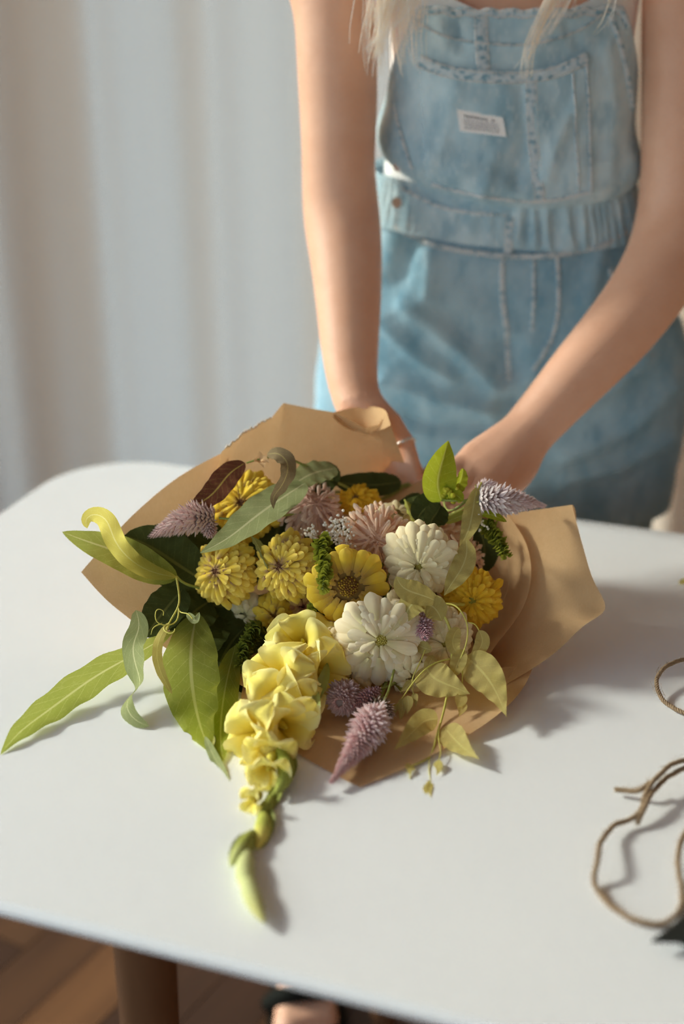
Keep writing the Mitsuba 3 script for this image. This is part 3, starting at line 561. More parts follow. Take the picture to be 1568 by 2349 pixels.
paper(sheet([[(0.1319,1.3098,0.841),(0.1647,1.2951,0.8574),(0.1954,1.286,0.8665),(0.2242,1.2785,0.8744)],
 [(0.1346,1.3217,0.8333),(0.1674,1.3122,0.8467),(0.1996,1.3063,0.8531),(0.2312,1.2963,0.8602)],
 [(0.1364,1.3247,0.815),(0.1697,1.3164,0.826),(0.2013,1.3113,0.8346),(0.2341,1.3025,0.8443)]], 30, 14), 'folded back edge')
paper(sheet([[(0.1116,1.329,0.835),(0.1385,1.312,0.8463),(0.1622,1.2861,0.8618)],
 [(0.1211,1.322,0.8113),(0.1518,1.2956,0.8258),(0.1783,1.2646,0.8424)],
 [(0.1292,1.2997,0.7826),(0.1582,1.2692,0.7975),(0.1816,1.2314,0.8161)],
 [(0.129,1.2644,0.7563),(0.1517,1.2363,0.772),(0.1685,1.2057,0.7918)],
 [(0.1169,1.2154,0.7438),(0.1338,1.1984,0.7599),(0.1464,1.181,0.7751)],
 [(0.1008,1.1402,0.7513),(0.1194,1.1502,0.7594),(0.1343,1.159,0.7696)]], 40, 40), 'inner right sheet')
paper(sheet([[(-.0906,1.1513,0.7518),(-.0338,1.1416,0.7519),(0.0265,1.1383,0.752),(0.0866,1.139,0.7535),(0.1269,1.1426,0.7569)],
 [(-.078,1.2247,0.7628),(-.0272,1.2274,0.7613),(0.028,1.2274,0.7613),(0.0833,1.2274,0.7613),(0.1255,1.2264,0.7667)],
 [(-.0723,1.2961,0.7892),(-.0195,1.3051,0.7849),(0.0294,1.3096,0.7827),(0.0781,1.3069,0.7889),(0.1212,1.2951,0.7995)],
 [(-.065,1.3464,0.8174),(-.0109,1.3601,0.8113),(0.0347,1.3628,0.8176),(0.08,1.3619,0.8279),(0.1162,1.3299,0.8297)]], 30, 30), 'inner sheet behind the flowers')
# the closed part of the cone, down to the hands
GRIP = np.array((0.0912,1.3631,0.856))
ax0 = np.array((0.0069,1.2584,0.8028)); d = nrm(ax0 - GRIP); L = np.linalg.norm(ax0 - GRIP)
ring = []
for s, r in ((-.035, .022), (-.015, .021), (.03, .025), (.08, .048), (.12, .070)):
    M = basis(GRIP + d * s, d); a = np.linspace(0, 2 * np.pi, 41)
    ring.append((M[:3, :3] @ np.stack([r * np.cos(a), r * .8 * np.sin(a), 0 * a])).T + M[:3, 3])
P = np.array(ring); P = np.stack([spl(P[:, j], 24) for j in range(41)], 1)
paper(P, 'gathered end in the hands')

# ------------------------------------------------------------------ flowers
def mixc(a, b, t): a, b = np.asarray(a, float), np.asarray(b, float); return a + (b - a) * np.asarray(t)[..., None]
def petal_mesh(ph0, ph1, shell, hz, W, lift, cup, cols, n=(10, 5), r0=0.0):
    t = 1 - (1 - np.linspace(0, 1, n[0])) ** 1.9; ph = np.radians(ph0 + (ph1 - ph0) * t); s = shell * (1 + lift * t ** 3)
    r, z = r0 + (1 - r0) * s * np.sin(ph), hz * s * np.cos(ph)
    tf = np.clip(1.25 * W / np.hypot(np.diff(r), np.diff(z)).sum(), .14, .40)
    w = W * (.32 + .68 * np.clip(t / .6, 0, 1) ** .8) * np.sqrt(np.clip(1 - np.clip((t - 1 + tf) / tf, 0, 1) ** 2.2, 0, 1))
    u = np.linspace(-1, 1, n[1])
    tr, tz = np.gradient(r), np.gradient(z); l = np.hypot(tr, tz); nr, nz = -tz / l, tr / l
    sg = np.sign((nr * np.sin(ph) + nz * np.cos(ph)).mean()); nr, nz = nr * sg, nz * sg
    o = -cup * w[:, None] * u[None] ** 2
    P = np.stack([r[:, None] + nr[:, None] * o, w[:, None] * u[None], z[:, None] + nz[:, None] * o], -1)
    m, _ = grid(P)
    base, mid, tip = cols
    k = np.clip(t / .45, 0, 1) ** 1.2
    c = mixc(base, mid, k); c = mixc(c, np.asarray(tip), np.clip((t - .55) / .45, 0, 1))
    return m, np.repeat(c, n[1], 0)
def place(parent, name, shape, M): return part(parent, name, {**shape, 'to_world': T(M)})
def stem_to_grip(th_, c, nvec, r=.0016, mat='m_stem'):
    c = np.asarray(c); P = spl([c - nvec * .004, c - nvec * .03, (c + GRIP) / 2 - nvec * .012, GRIP - d * .03 + rng.normal(size=3) * .005], 16)
    part(th_, 'stem', mikit.ply(tube(P, r, 7), mat, smooth=True))
def disc_mesh(R, h, cols, n, seed, sz=.14):
    g = np.random.default_rng(seed); ms, cs = [], []
    base = trimesh.creation.icosphere(2, 1.0); base.apply_transform(np.diag([R, R, h, 1])); ms.append(base); cs.append(np.tile(cols[0], (len(base.vertices), 1)))
    for k in range(n):
        rr = R * math.sqrt((k + .5) / n); a = k * 2.399963
        q = trimesh.creation.icosphere(1, sz * R); q.apply_transform(np.diag([1, 1, 1.6, 1])); q.apply_translation((rr * math.cos(a), rr * math.sin(a), h * math.sqrt(max(0, 1 - (rr / R) ** 2)) + .02 * R))
        ms.append(q); cs.append(np.tile(mixc(cols[1], cols[2], np.array(g.random() * (rr / R) ** .5)), (len(q.vertices), 1)))
    return cat(ms), np.vstack(cs)
def rosette(name, label, cat_, c, nvec, R, rows, hz, cols, disc, group=None, seed=1, r0=0.0, tiltj=.04, stem=True, mat='m_petal', n=(10, 5)):
    R = R * 1.06; mum = name == 'chrysanthemum'
    g = np.random.default_rng(seed); th_ = thing(name, label, cat_, group)
    nvec = np.asarray(nvec); c = np.asarray(c); M0 = basis(c - nvec * hz * R * .55, nvec) @ rotz(g.random() * 6)
    for (cnt, p0, p1, sh, W, lift, cup) in rows:
        var = []
        for q in range(2):
            sh_ = .86 + .2 * g.random(); m, cc = petal_mesh(p0, p1, sh, hz, W, lift, cup, [np.clip(np.asarray(x) * (.93 + .12 * g.random()), 0, .96) for x in cols], n, r0)
            m.apply_scale(R); var.append(mikit.ply(m, mat, smooth=True, color=cc))
        a0 = g.random() * 6
        for k in range(cnt):
            a = a0 + 2 * np.pi * (k + .28 * g.normal() * .6) / cnt
            Mk = M0 @ rotz(a) @ T4(rx=g.normal() * tiltj * 1.6, ry=g.normal() * tiltj) @ np.diag([s := 1 + .07 * g.normal(), s, s, 1])
            place(th_, 'petal', var[k % 2], Mk)
    if disc:
        dr_, dh, dz, dcols, dn, dsz = disc
        m, cc = disc_mesh(dr_ * R, dh * R, dcols, dn, seed, dsz); m.apply_translation((0, 0, dz * R))
        part(th_, 'flower_center', {**mikit.ply(m, 'm_fleck', smooth=True, color=cc), 'to_world': T(M0)})
    core = trimesh.creation.icosphere(2, 1.0); core.apply_transform(np.diag([.76 * R, .76 * R, hz * (.76 if mum else .64) * R, 1]))
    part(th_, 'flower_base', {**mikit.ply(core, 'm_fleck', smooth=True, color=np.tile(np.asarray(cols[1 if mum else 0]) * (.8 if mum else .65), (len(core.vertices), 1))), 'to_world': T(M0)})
    if stem: stem_to_grip(th_, c - nvec * hz * R * .6, nvec)
    return th_
def T4(rx=0, ry=0):
    c, s = math.cos(ry), math.sin(ry); m = np.eye(4); m[0, 0], m[0, 2], m[2, 0], m[2, 2] = c, s, -s, c
    return m @ rotx(rx)
def rows_(spec, ph0, sh, lift, cup):
    return [(c, max(5, min(p0, p - 24)), p, sh - .015 * k, W, lift, cup) for k, (c, p, W) in enumerate(spec) for p0 in [ph0 + 6.5 * max(0, k - 2)]]
DOME = rows_([(13, 19, .060), (16, 27, .074), (20, 35, .088), (23, 44, .098), (25, 53, .108), (26, 63, .116), (26, 75, .122), (26, 89, .126), (24, 106, .126)], 9, 1.0, .08, .6)
OPEN = [(9, 14, 52, 1.0, .13, .08, .35), (13, 18, 66, .99, .15, .05, .3), (15, 20, 78, .98, .165, .04, .3), (16, 24, 90, .97, .17, .02, .3), (16, 30, 103, .95, .17, 0, .25)]
FULL = rows_([(11, 24, .085), (13, 35, .11), (15, 46, .13), (17, 57, .145), (18, 68, .155), (19, 80, .16), (19, 94, .16), (18, 110, .155)], 8, 1.0, .08, .42)
SMALL = [(7, 6, 30, 1.0, .15, .05, .4), (10, 14, 46, .98, .19, .05, .4), (12, 22, 64, .95, .21, .04, .4), (12, 36, 86, .92, .22, .03, .35), (12, 56, 112, .87, .22, 0, .35)]
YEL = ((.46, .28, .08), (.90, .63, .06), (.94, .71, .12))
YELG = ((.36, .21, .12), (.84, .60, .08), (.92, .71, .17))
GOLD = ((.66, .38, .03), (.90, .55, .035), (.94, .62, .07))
CREAM = ((.74, .66, .34), (.95, .82, .54), (.97, .87, .65))
CREAM2 = ((.76, .66, .36), (.94, .80, .49), (.96, .86, .58))
BROWN = ((.16, .07, .04), (.20, .09, .05), (.32, .17, .07))
DISC_B = (.17, .09, .60, BROWN, 40, .13)
DISC_Y = (.26, .12, .20, ((.22, .11, .03), (.17, .07, .03), (.55, .38, .04)), 60, .11)
DISC_G = (.17, .09, .40, ((.38, .32, .06), (.50, .42, .09), (.70, .62, .18)), 50, .12)
YZ = 'yellow zinnias of the bouquet'; WZ_ = 'white zinnias of the bouquet'
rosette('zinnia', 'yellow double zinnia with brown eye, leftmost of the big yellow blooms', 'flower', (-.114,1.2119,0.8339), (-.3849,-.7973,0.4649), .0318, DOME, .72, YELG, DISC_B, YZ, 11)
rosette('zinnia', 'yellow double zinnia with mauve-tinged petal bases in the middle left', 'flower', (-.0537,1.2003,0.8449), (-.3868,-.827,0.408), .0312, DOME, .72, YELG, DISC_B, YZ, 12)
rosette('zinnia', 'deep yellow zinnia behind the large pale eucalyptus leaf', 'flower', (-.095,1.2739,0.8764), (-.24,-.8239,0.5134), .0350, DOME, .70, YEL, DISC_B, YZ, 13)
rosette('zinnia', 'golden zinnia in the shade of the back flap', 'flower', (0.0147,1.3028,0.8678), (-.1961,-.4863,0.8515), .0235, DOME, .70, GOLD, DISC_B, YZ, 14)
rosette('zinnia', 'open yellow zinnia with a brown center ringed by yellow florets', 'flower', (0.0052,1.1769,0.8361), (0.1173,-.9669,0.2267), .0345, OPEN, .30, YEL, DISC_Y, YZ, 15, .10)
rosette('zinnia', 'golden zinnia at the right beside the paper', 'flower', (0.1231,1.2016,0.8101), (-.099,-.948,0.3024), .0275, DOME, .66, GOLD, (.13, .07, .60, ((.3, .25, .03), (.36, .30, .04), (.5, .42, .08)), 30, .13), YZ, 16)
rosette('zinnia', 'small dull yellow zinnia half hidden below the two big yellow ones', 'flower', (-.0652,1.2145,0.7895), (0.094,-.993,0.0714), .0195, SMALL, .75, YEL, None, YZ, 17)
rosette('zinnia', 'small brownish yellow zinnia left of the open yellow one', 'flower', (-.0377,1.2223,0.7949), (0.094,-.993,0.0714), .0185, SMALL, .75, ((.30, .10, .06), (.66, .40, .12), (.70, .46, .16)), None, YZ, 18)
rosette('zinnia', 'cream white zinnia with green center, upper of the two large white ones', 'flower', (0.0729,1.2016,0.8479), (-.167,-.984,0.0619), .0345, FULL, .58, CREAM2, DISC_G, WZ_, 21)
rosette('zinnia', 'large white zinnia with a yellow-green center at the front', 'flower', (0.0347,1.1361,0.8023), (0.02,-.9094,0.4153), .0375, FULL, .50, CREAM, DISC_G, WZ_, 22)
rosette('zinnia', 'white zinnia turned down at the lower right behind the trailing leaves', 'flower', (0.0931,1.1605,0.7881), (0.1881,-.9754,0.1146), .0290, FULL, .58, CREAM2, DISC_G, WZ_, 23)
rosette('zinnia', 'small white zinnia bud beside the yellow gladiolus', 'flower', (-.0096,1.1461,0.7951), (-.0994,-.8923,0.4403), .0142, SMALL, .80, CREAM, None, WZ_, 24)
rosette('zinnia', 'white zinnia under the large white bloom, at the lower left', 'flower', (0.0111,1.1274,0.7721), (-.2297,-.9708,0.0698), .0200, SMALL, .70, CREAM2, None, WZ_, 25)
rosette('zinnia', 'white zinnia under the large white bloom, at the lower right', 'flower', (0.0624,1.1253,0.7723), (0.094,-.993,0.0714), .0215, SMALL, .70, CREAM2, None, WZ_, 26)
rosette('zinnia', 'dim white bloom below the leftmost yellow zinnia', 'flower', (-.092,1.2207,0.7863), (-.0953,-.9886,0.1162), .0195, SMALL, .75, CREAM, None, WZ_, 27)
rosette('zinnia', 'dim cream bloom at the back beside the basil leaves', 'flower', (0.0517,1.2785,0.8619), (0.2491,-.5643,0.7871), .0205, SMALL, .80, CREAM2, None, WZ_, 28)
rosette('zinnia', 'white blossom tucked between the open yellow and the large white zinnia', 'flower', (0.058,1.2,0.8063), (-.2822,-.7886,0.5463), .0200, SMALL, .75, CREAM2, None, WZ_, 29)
MUM = [(9, 4, 18, .95, 0.039, -.22, .9), (13, 4, 27, .99, 0.045, -.12, .9), (18, 12, 36, 1.0, 0.049, -.04, .8), (22, 21, 45, 1.0, 0.054, .02, .8), (26, 31, 55, 1.0, 0.059, .06, .8), (28, 42, 66, 1.0, 0.063, .07, .8), (28, 54, 78, .98, 0.066, .06, .8), (28, 68, 92, .95, 0.067, .04, .8), (26, 84, 108, .90, 0.067, 0, .8)]
PEACH = ((.74, .47, .32), (.92, .63, .43), (.96, .79, .62))
PINK = ((.66, .44, .36), (.86, .60, .49), (.93, .76, .66))
PG = 'pink chrysanthemums of the bouquet'
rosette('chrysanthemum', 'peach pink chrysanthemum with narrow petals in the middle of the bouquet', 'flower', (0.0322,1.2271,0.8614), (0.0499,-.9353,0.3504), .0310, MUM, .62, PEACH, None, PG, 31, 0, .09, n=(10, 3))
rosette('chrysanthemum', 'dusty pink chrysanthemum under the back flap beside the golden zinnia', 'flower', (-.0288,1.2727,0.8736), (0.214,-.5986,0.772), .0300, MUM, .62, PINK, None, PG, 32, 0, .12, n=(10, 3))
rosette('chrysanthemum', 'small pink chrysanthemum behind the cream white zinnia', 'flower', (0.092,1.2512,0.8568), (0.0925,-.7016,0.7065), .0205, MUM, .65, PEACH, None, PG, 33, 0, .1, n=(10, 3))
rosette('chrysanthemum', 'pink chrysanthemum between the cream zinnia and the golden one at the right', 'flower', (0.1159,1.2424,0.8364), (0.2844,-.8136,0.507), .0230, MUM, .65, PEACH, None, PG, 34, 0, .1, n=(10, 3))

def celosia(label, pts, rad, cols, n, fl=.010, seed=1, group='celosia spikes', stem=True):
    g = np.random.default_rng(seed); th_ = thing('celosia', label, 'flower', group)
    P = spl(pts, 40); t_, n_, b_ = frame(P, (.2, -.6, .75)); ms, cs = [], []
    R = np.interp(np.linspace(0, 1, 40), np.linspace(0, 1, len(rad)), rad)
    core = tube(P, R * .45, 10)
    for k in range(n):
        s = (k + .5) / n; i = s * 39; j = int(i); p, tt, nn, bb = P[j] + (P[min(j + 1, 39)] - P[j]) * (i - j), t_[j], n_[j], b_[j]
        a = k * 2.399963; rr = R[j]; o = nn * math.cos(a) + bb * math.sin(a)
        up = .25 + .85 * s + .12 * g.normal(); dirv = nrm(o * (1.05 - .55 * s) + tt * up); side = nrm(np.cross(dirv, o + tt * .01)); nv = np.cross(side, dirv)
        base = p + o * rr * .30; l = max(rr * .85, fl * .45) * (.85 + .3 * g.random()); w = l * .20
        v = np.array([base, base + dirv * l * .5 + side * w, base + dirv * l, base + dirv * l * .5 - side * w, base + dirv * l * .5 + nv * w * .7, base + dirv * l * .5 - nv * w * .5])
        f = [[0, 1, 4], [1, 2, 4], [2, 3, 4], [3, 0, 4], [0, 5, 1], [1, 5, 2], [2, 5, 3], [3, 5, 0]]
        m = trimesh.Trimesh(v, f, process=False); ms.append(m)
        kk = g.random(); cb = mixc(cols[0], cols[1], np.array(np.clip(s * 1.1 + .25 * g.normal(), 0, 1)))
        cs.append(np.clip(np.array([cb * .7, cb, mixc(cb, (.80, .74, .72), np.array(.35 + .3 * kk)), cb, cb, cb]), 0, .95))
    part(th_, 'florets', mikit.ply(cat(ms), 'm_petal', color=np.vstack(cs)), kind='stuff')
    part(th_, 'spike_core', mikit.ply(core, 'm_fleck', smooth=True, color=np.tile(np.asarray(cols[0]) * .45, (len(core.vertices), 1))))
    if stem: stem_to_grip(th_, P[0], t_[0], .0012)
CP = ((.72, .54, .48), (.66, .42, .39)); CL = ((.82, .72, .69), (.74, .55, .56))
celosia('long dusty pink celosia spike in front of the glowing left flap', [(-.1202,1.2322,0.8807),(-.1375,1.2322,0.8807),(-.1587,1.2343,0.873),(-.1893,1.2337,0.8565)], (.010, .0165, .0145, .0105, .0065, .001), CP, 430, seed=1)
celosia('stubby mauve celosia head just under the long spike on the left', [(-.1299,1.2383,0.8772),(-.126,1.2289,0.8732),(-.1241,1.2229,0.8669)], (.006, .010, .009, .003), CP, 110, seed=2)
celosia('pale lilac celosia spike pointing right above the folded paper edge', [(0.1298,1.2433,0.8939),(0.1421,1.2433,0.8939),(0.1651,1.254,0.8885),(0.1954,1.2735,0.8756)], (.012, .0165, .0125, .008, .001), CL, 380, seed=3)
celosia('small lilac celosia tuft above the pale spike near the hand', [(0.1304,1.2605,0.8957),(0.137,1.2621,0.8996),(0.1468,1.2677,0.9)], (.006, .009, .007, .001), CL, 110, seed=4)
celosia('small pink celosia head seen end-on beside the large white zinnia', [(0.0706,1.1784,0.8069),(0.0727,1.1568,0.8073),(0.0744,1.13,0.8083)], (.010, .0125, .0105, .003), ((.74, .60, .64), (.72, .42, .46)), 260, seed=5)
celosia('round mauve celosia head under the white flowers', [(0.0063,1.116,0.7633),(0.0015,1.0929,0.768),(-.0023,1.0755,0.7731)], (.010, .0165, .0155, .008), CP, 300, seed=6)
celosia('little rose celosia spike beside the round mauve head', [(0.0327,1.1041,0.7685),(0.0216,1.0912,0.769),(0.0107,1.0798,0.7678)], (.005, .0085, .0085, .002), ((.72, .46, .47), (.68, .38, .40)), 150, seed=7)
celosia('large pink celosia spike leaning over the lower paper edge', [(0.031,1.0647,0.7708),(0.0231,1.0422,0.769),(0.0102,1.0129,0.7644),(-.0078,0.9778,0.7587)], (.012, .0175, .0150, .0105, .007, .001), ((.92, .77, .75), (.80, .50, .50)), 460, seed=8)
celosia('dry grey-green celosia seed head above the large pink spike', [(0.0255,1.0902,0.7616),(0.0353,1.0812,0.7661),(0.0434,1.0722,0.7627)], (.006, .0095, .0085, .003), ((.36, .32, .22), (.50, .34, .30)), 120, seed=9)

def bells(label, pts, R, n, seed, cols=((.20, .23, .028), (.38, .40, .05)), group='green amaranth tails'):
    g = np.random.default_rng(seed); th_ = thing('green_amaranth', label, 'flower', group); P = spl(pts, 30); t_, n_, b_ = frame(P, (.3, -.7, .6)); ms, cs = [], []
    for k in range(n):
        s = (k + .5) / n; j = int(s * 29); a = k * 2.1 + .4 * g.normal(); o = n_[j] * math.cos(a) + b_[j] * math.sin(a)
        rr = R * (1.05 - .35 * s) * (.85 + .3 * g.random()); dv = nrm(o + t_[j] * (.2 + .8 * g.random())); sd = nrm(np.cross(dv, t_[j] + .1)); nv = np.cross(sd, dv)
        u, v = np.meshgrid(np.linspace(0, 1, 5), np.linspace(-1, 1, 5), indexing='ij'); w = .48 * rr * np.sin(np.pi * (.08 + .84 * u)) ** .7
        G = P[j] + o * R * .1 + (u * rr)[..., None] * dv + (v * w)[..., None] * sd + (rr * .35 * (v ** 2 * np.sin(np.pi * u) - .5 * u ** 2))[..., None] * nv
        m, _ = grid(G); ms.append(m); cs.append(mixc(cols[0], cols[1], np.clip(u + .3 * g.normal(), 0, 1)).reshape(-1, 3))
    part(th_, 'bracts', mikit.ply(cat(ms), 'm_petal', smooth=True, color=np.vstack(cs)), kind='stuff')
    part(th_, 'stem', mikit.ply(tube(P, .0011, 6), 'm_stem', smooth=True))
bells('green amaranth tail hanging between the yellow zinnias', [(-.017,1.2068,0.8724),(-.0185,1.1929,0.8654),(-.0159,1.1732,0.8579),(-.0173,1.1489,0.8469)], .0088, 95, 1)
bells('green amaranth tail hanging over the right paper sheet', [(0.1351,1.2464,0.8709),(0.1405,1.2405,0.8671),(0.1471,1.2289,0.8605),(0.1545,1.2151,0.8488)], .0088, 80, 2)
bells('dark green amaranth tail beside the yellow gladiolus', [(-.0774,1.1934,0.7912),(-.0845,1.1841,0.7822),(-.0912,1.1696,0.7739),(-.0944,1.1518,0.7631)], .0100, 90, 3, ((.12, .15, .025), (.24, .27, .045)))
bells('short green amaranth tip below the open yellow zinnia', [(-.02,1.1915,0.812),(-.0251,1.18,0.8106),(-.029,1.1703,0.8057)], .0085, 45, 4)
# white lace flowers
pri('m_lace', (.92, .86, .74), 0.8, 0.1)
def lace(label, centers, n, seed):
    g = np.random.default_rng(seed); th_ = thing('lace_flower', label, 'flower', 'white lace flowers'); ms, st_ = [], []
    c0 = np.mean(np.array(centers), 0) + np.array([.01, .03, -.02])
    for c in centers:
        c = np.asarray(c); st_.append(tube(spl([c0, (c0 + c) / 2 + [0, .003, 0], c], 6), .0005, 5))
        for k in range(n):
            q = trimesh.creation.icosphere(1, .00115 * (.7 + .6 * g.random())); o = g.normal(size=3) * [.0042, .0022, .0042]; q.apply_translation(c + o); ms.append(q)
    m = cat(ms); part(th_, 'florets', mikit.ply(m, 'm_lace', smooth=True), kind='stuff')
    part(th_, 'stalk', mikit.ply(cat(st_), 'm_stem', smooth=True))
lace('white lace flower beside the peach chrysanthemum', [(-.0091,1.2302,0.8762),(0.0004,1.2281,0.8789),(-.0057,1.2221,0.8699),(0.0025,1.2209,0.8723),(-.0033,1.2145,0.8626),(0.0033,1.2155,0.8648),(-.0099,1.2278,0.8705)], 24, 1)
lace('small white lace flower under the dusty pink chrysanthemum', [(-.0322,1.2322,0.8681),(-.0255,1.2269,0.866),(-.0297,1.2252,0.8622)], 18, 2)
lace('tiny white sprig below the basil stems', [(0.1231,1.2377,0.881),(0.1289,1.2371,0.8795),(0.1339,1.2335,0.8711)], 9, 3)

# ------------------------------------------------------------------ leaves
def leaf_mesh(pts, w, hint=(-.05, -.8, .6), prof=(.62, .95), fold=.18, ruf=.10, nw=5, n=(26, 9), seed=0, curl=0.0):
    P = spl(pts, n[0]); t = np.linspace(0, 1, n[0])
    h = np.asarray(hint, float); h = spl(np.c_[h, h][:, :3], n[0]) if h.ndim == 2 else np.tile(h, (n[0], 1))
    tt, nn, bb = frame(P, h)
    a, b = prof; pk = a / (a + b); W = w * (t + 1e-4) ** a * (1 - t + 1e-4) ** b / (pk ** a * (1 - pk) ** b); W[-1] = 0; W = np.maximum(W, .0004 * (t < .05))
    u = np.linspace(-1, 1, n[1])
    o = fold * np.abs(u)[None] * W[:, None] + ruf * w * np.sin(t[:, None] * nw * 6.283 + np.sign(u)[None] * 1.3 + seed) * (u ** 2)[None] * (t * (1 - t) * 4)[:, None] - curl * (u ** 2)[None] * W[:, None]
    G = P[:, None] + bb[:, None] * (W[:, None] * u[None])[..., None] + nn[:, None] * o[..., None]
    m, uv = grid(G); return m, np.c_[uv[:, 0], uv[:, 1]]
def leaf(parent, pts, w, mat, label=None, **k):
    m, uv = leaf_mesh(pts, w, **k); return part(parent, 'leaf', mikit.ply(m, mat, smooth=True, uv=uv), label)
def twig(parent, pts, r, mat='m_stem', n=24, name='stem'):
    r = np.interp(np.linspace(0, 1, n), [0, 1], r) if isinstance(r, tuple) else r
    return part(parent, name, mikit.ply(tube(spl(pts, n), r, 7), mat, smooth=True))

eb = thing('eucalyptus_branch', 'eucalyptus branch with long green leaves spilling over the left flap onto the table', 'leafy branch')
twig(eb, [(-.036,1.2584,0.8028),(-.0941,1.2262,0.799),(-.1299,1.2116,0.8156),(-.1489,1.1999,0.8288),(-.1547,1.1968,0.8367)], (.0017, .0012))
twig(eb, [(-.1547,1.1968,0.8367),(-.1513,1.1835,0.8261),(-.151,1.1694,0.8188),(-.1575,1.1588,0.8094),(-.16,1.1502,0.8046)], (.0011, .0007), 'm_stem_yellow')
twig(eb, [(-.151,1.1694,0.8188),(-.1481,1.1639,0.8162),(-.1412,1.1588,0.817),(-.1361,1.1543,0.8141)], .0006, 'm_stem_yellow')
twig(eb, [(-.15,1.1667,0.8175),(-.1516,1.1562,0.8108),(-.1585,1.1503,0.8099),(-.1674,1.1495,0.813),(-.1698,1.152,0.8188),(-.1677,1.156,0.823),(-.163,1.1562,0.8211),(-.1631,1.1555,0.817)], (.0008, .0004), 'm_stem_yellow', 40, 'tendril')
twig(eb, [(-.1576,1.1524,0.8097),(-.1616,1.1455,0.8089),(-.1572,1.1404,0.8071),(-.1523,1.1398,0.8083),(-.1512,1.142,0.8107)], (.0008, .0005), 'm_stem_yellow', 30, 'tendril')
twig(eb, [(-.1637,1.1509,0.8113),(-.1714,1.1476,0.8086),(-.1736,1.1442,0.8033)], (.0007, .0003), 'm_stem_yellow', 20, 'tendril')
GR = 'm_leaf_green'; DK = 'm_leaf_dark'
leaf(eb, [(-.1555,1.1769,0.7907),(-.1837,1.1626,0.7778),(-.2204,1.1345,0.7684),(-.2595,1.0849,0.7594),(-.2797,1.0508,0.7562),(-.2901,1.0276,0.7505)], .0170, GR, 'longest pointed green leaf', prof=(.95, 1.0), fold=.05, ruf=.10, nw=6, n=(40, 11), hint=(-.1, -.55, .8))
leaf(eb, [(-.1531,1.1961,0.8352),(-.1775,1.2048,0.8401),(-.2047,1.2139,0.8511),(-.2358,1.2201,0.8604),(-.2641,1.226,0.8691)], .0165, GR, prof=(.6, .85), fold=.08, seed=2)
leaf(eb, [(-.1542,1.1928,0.8377),(-.1764,1.1966,0.8413),(-.197,1.2029,0.8509),(-.2119,1.207,0.8705),(-.2195,1.2071,0.8908),(-.2297,1.2031,0.8965),(-.235,1.1995,0.8933),(-.2342,1.1963,0.8859)], .0098, 'm_leaf_backlit', 'curled yellowing leaf', prof=(.6, .60), fold=.05, n=(40, 9), hint=[(-.2, -.8, .5), (-.2, -.8, .5), (-.3, -.7, .6), (-.3, -.6, .7), (0, -.5, .85), (.0, -.8, .6), (.2, -.9, .3), (.3, -.9, .2)])
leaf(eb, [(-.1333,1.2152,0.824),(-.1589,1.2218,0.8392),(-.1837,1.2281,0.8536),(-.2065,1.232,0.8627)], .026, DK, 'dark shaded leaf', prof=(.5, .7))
leaf(eb, [(-.1904,1.1735,0.8131),(-.1866,1.1582,0.803),(-.1899,1.143,0.7931),(-.1847,1.1221,0.78),(-.1814,1.1055,0.7717),(-.1885,1.0926,0.7672),(-.1891,1.0839,0.7622),(-.1806,1.0746,0.7559),(-.1686,1.0691,0.7531)], .0118, 'm_leaf_pale', 'twisted pale leaf', prof=(.45, .62), fold=.05, n=(44, 9), hint=[(.3, -.8, .5), (.2, -.8, .5), (0, -.8, .6), (-.2, -.8, .6), (-.5, -.7, .5), (-.9, -.1, .4), (-.5, -.7, .4), (-.2, -.8, .6), (-.1, -.8, .6)])
leaf(eb, [(-.159,1.1637,0.8055),(-.1668,1.1507,0.7957),(-.1682,1.1373,0.785),(-.163,1.1223,0.7754),(-.1515,1.1028,0.7656)], .0048, 'm_leaf_yellow', prof=(.5, .6), fold=.1, hint=(.4, -.8, .4))
leaf(eb, [(-.1358,1.1887,0.8029),(-.1392,1.1658,0.7852),(-.1377,1.1353,0.7702),(-.1302,1.0933,0.7588),(-.1199,1.0542,0.754),(-.1102,1.0271,0.7517)], .0262, GR, 'broad hanging green leaf', prof=(.70, 1.15), fold=.08, ruf=.16, n=(40, 11), hint=(-.1, -.7, .7), seed=4)
leaf(eb, [(-.0993,1.1712,0.7777),(-.1055,1.1374,0.7599),(-.107,1.0902,0.7517),(-.1045,1.0486,0.751),(-.0996,1.0143,0.7523)], .0135, GR, prof=(.62, .85), fold=.06, seed=5)
leaf(eb, [(-.1178,1.0483,0.7556),(-.1084,1.0238,0.7517),(-.0996,1.0046,0.7501),(-.0924,0.9893,0.7501)], .0042, 'm_leaf_pale', 'small pale leaf tip', prof=(.6, .8))
leaf(eb, [(-.0934,1.206,0.7775),(-.1087,1.1828,0.7666),(-.1146,1.1478,0.7538),(-.1102,1.114,0.7462)], .022, DK, prof=(.6, .8), seed=6)
leaf(eb, [(-.1502,1.2084,0.8182),(-.1611,1.1919,0.8104),(-.1736,1.1722,0.8001),(-.1823,1.1582,0.793)], .019, DK, prof=(.5, .7), seed=7)
leaf(eb, [(-.1267,1.216,0.8005),(-.138,1.202,0.7983),(-.1493,1.1882,0.7916),(-.1563,1.1745,0.7851)], .022, DK, prof=(.5, .7), seed=8)
leaf(eb, [(-.1421,1.1597,0.8166),(-.1378,1.1558,0.815),(-.134,1.1528,0.8131),(-.1301,1.1568,0.8199)], .0034, 'm_leaf_pale', 'small folded leaf tip', prof=(.5, .6), fold=.4, n=(16, 5))

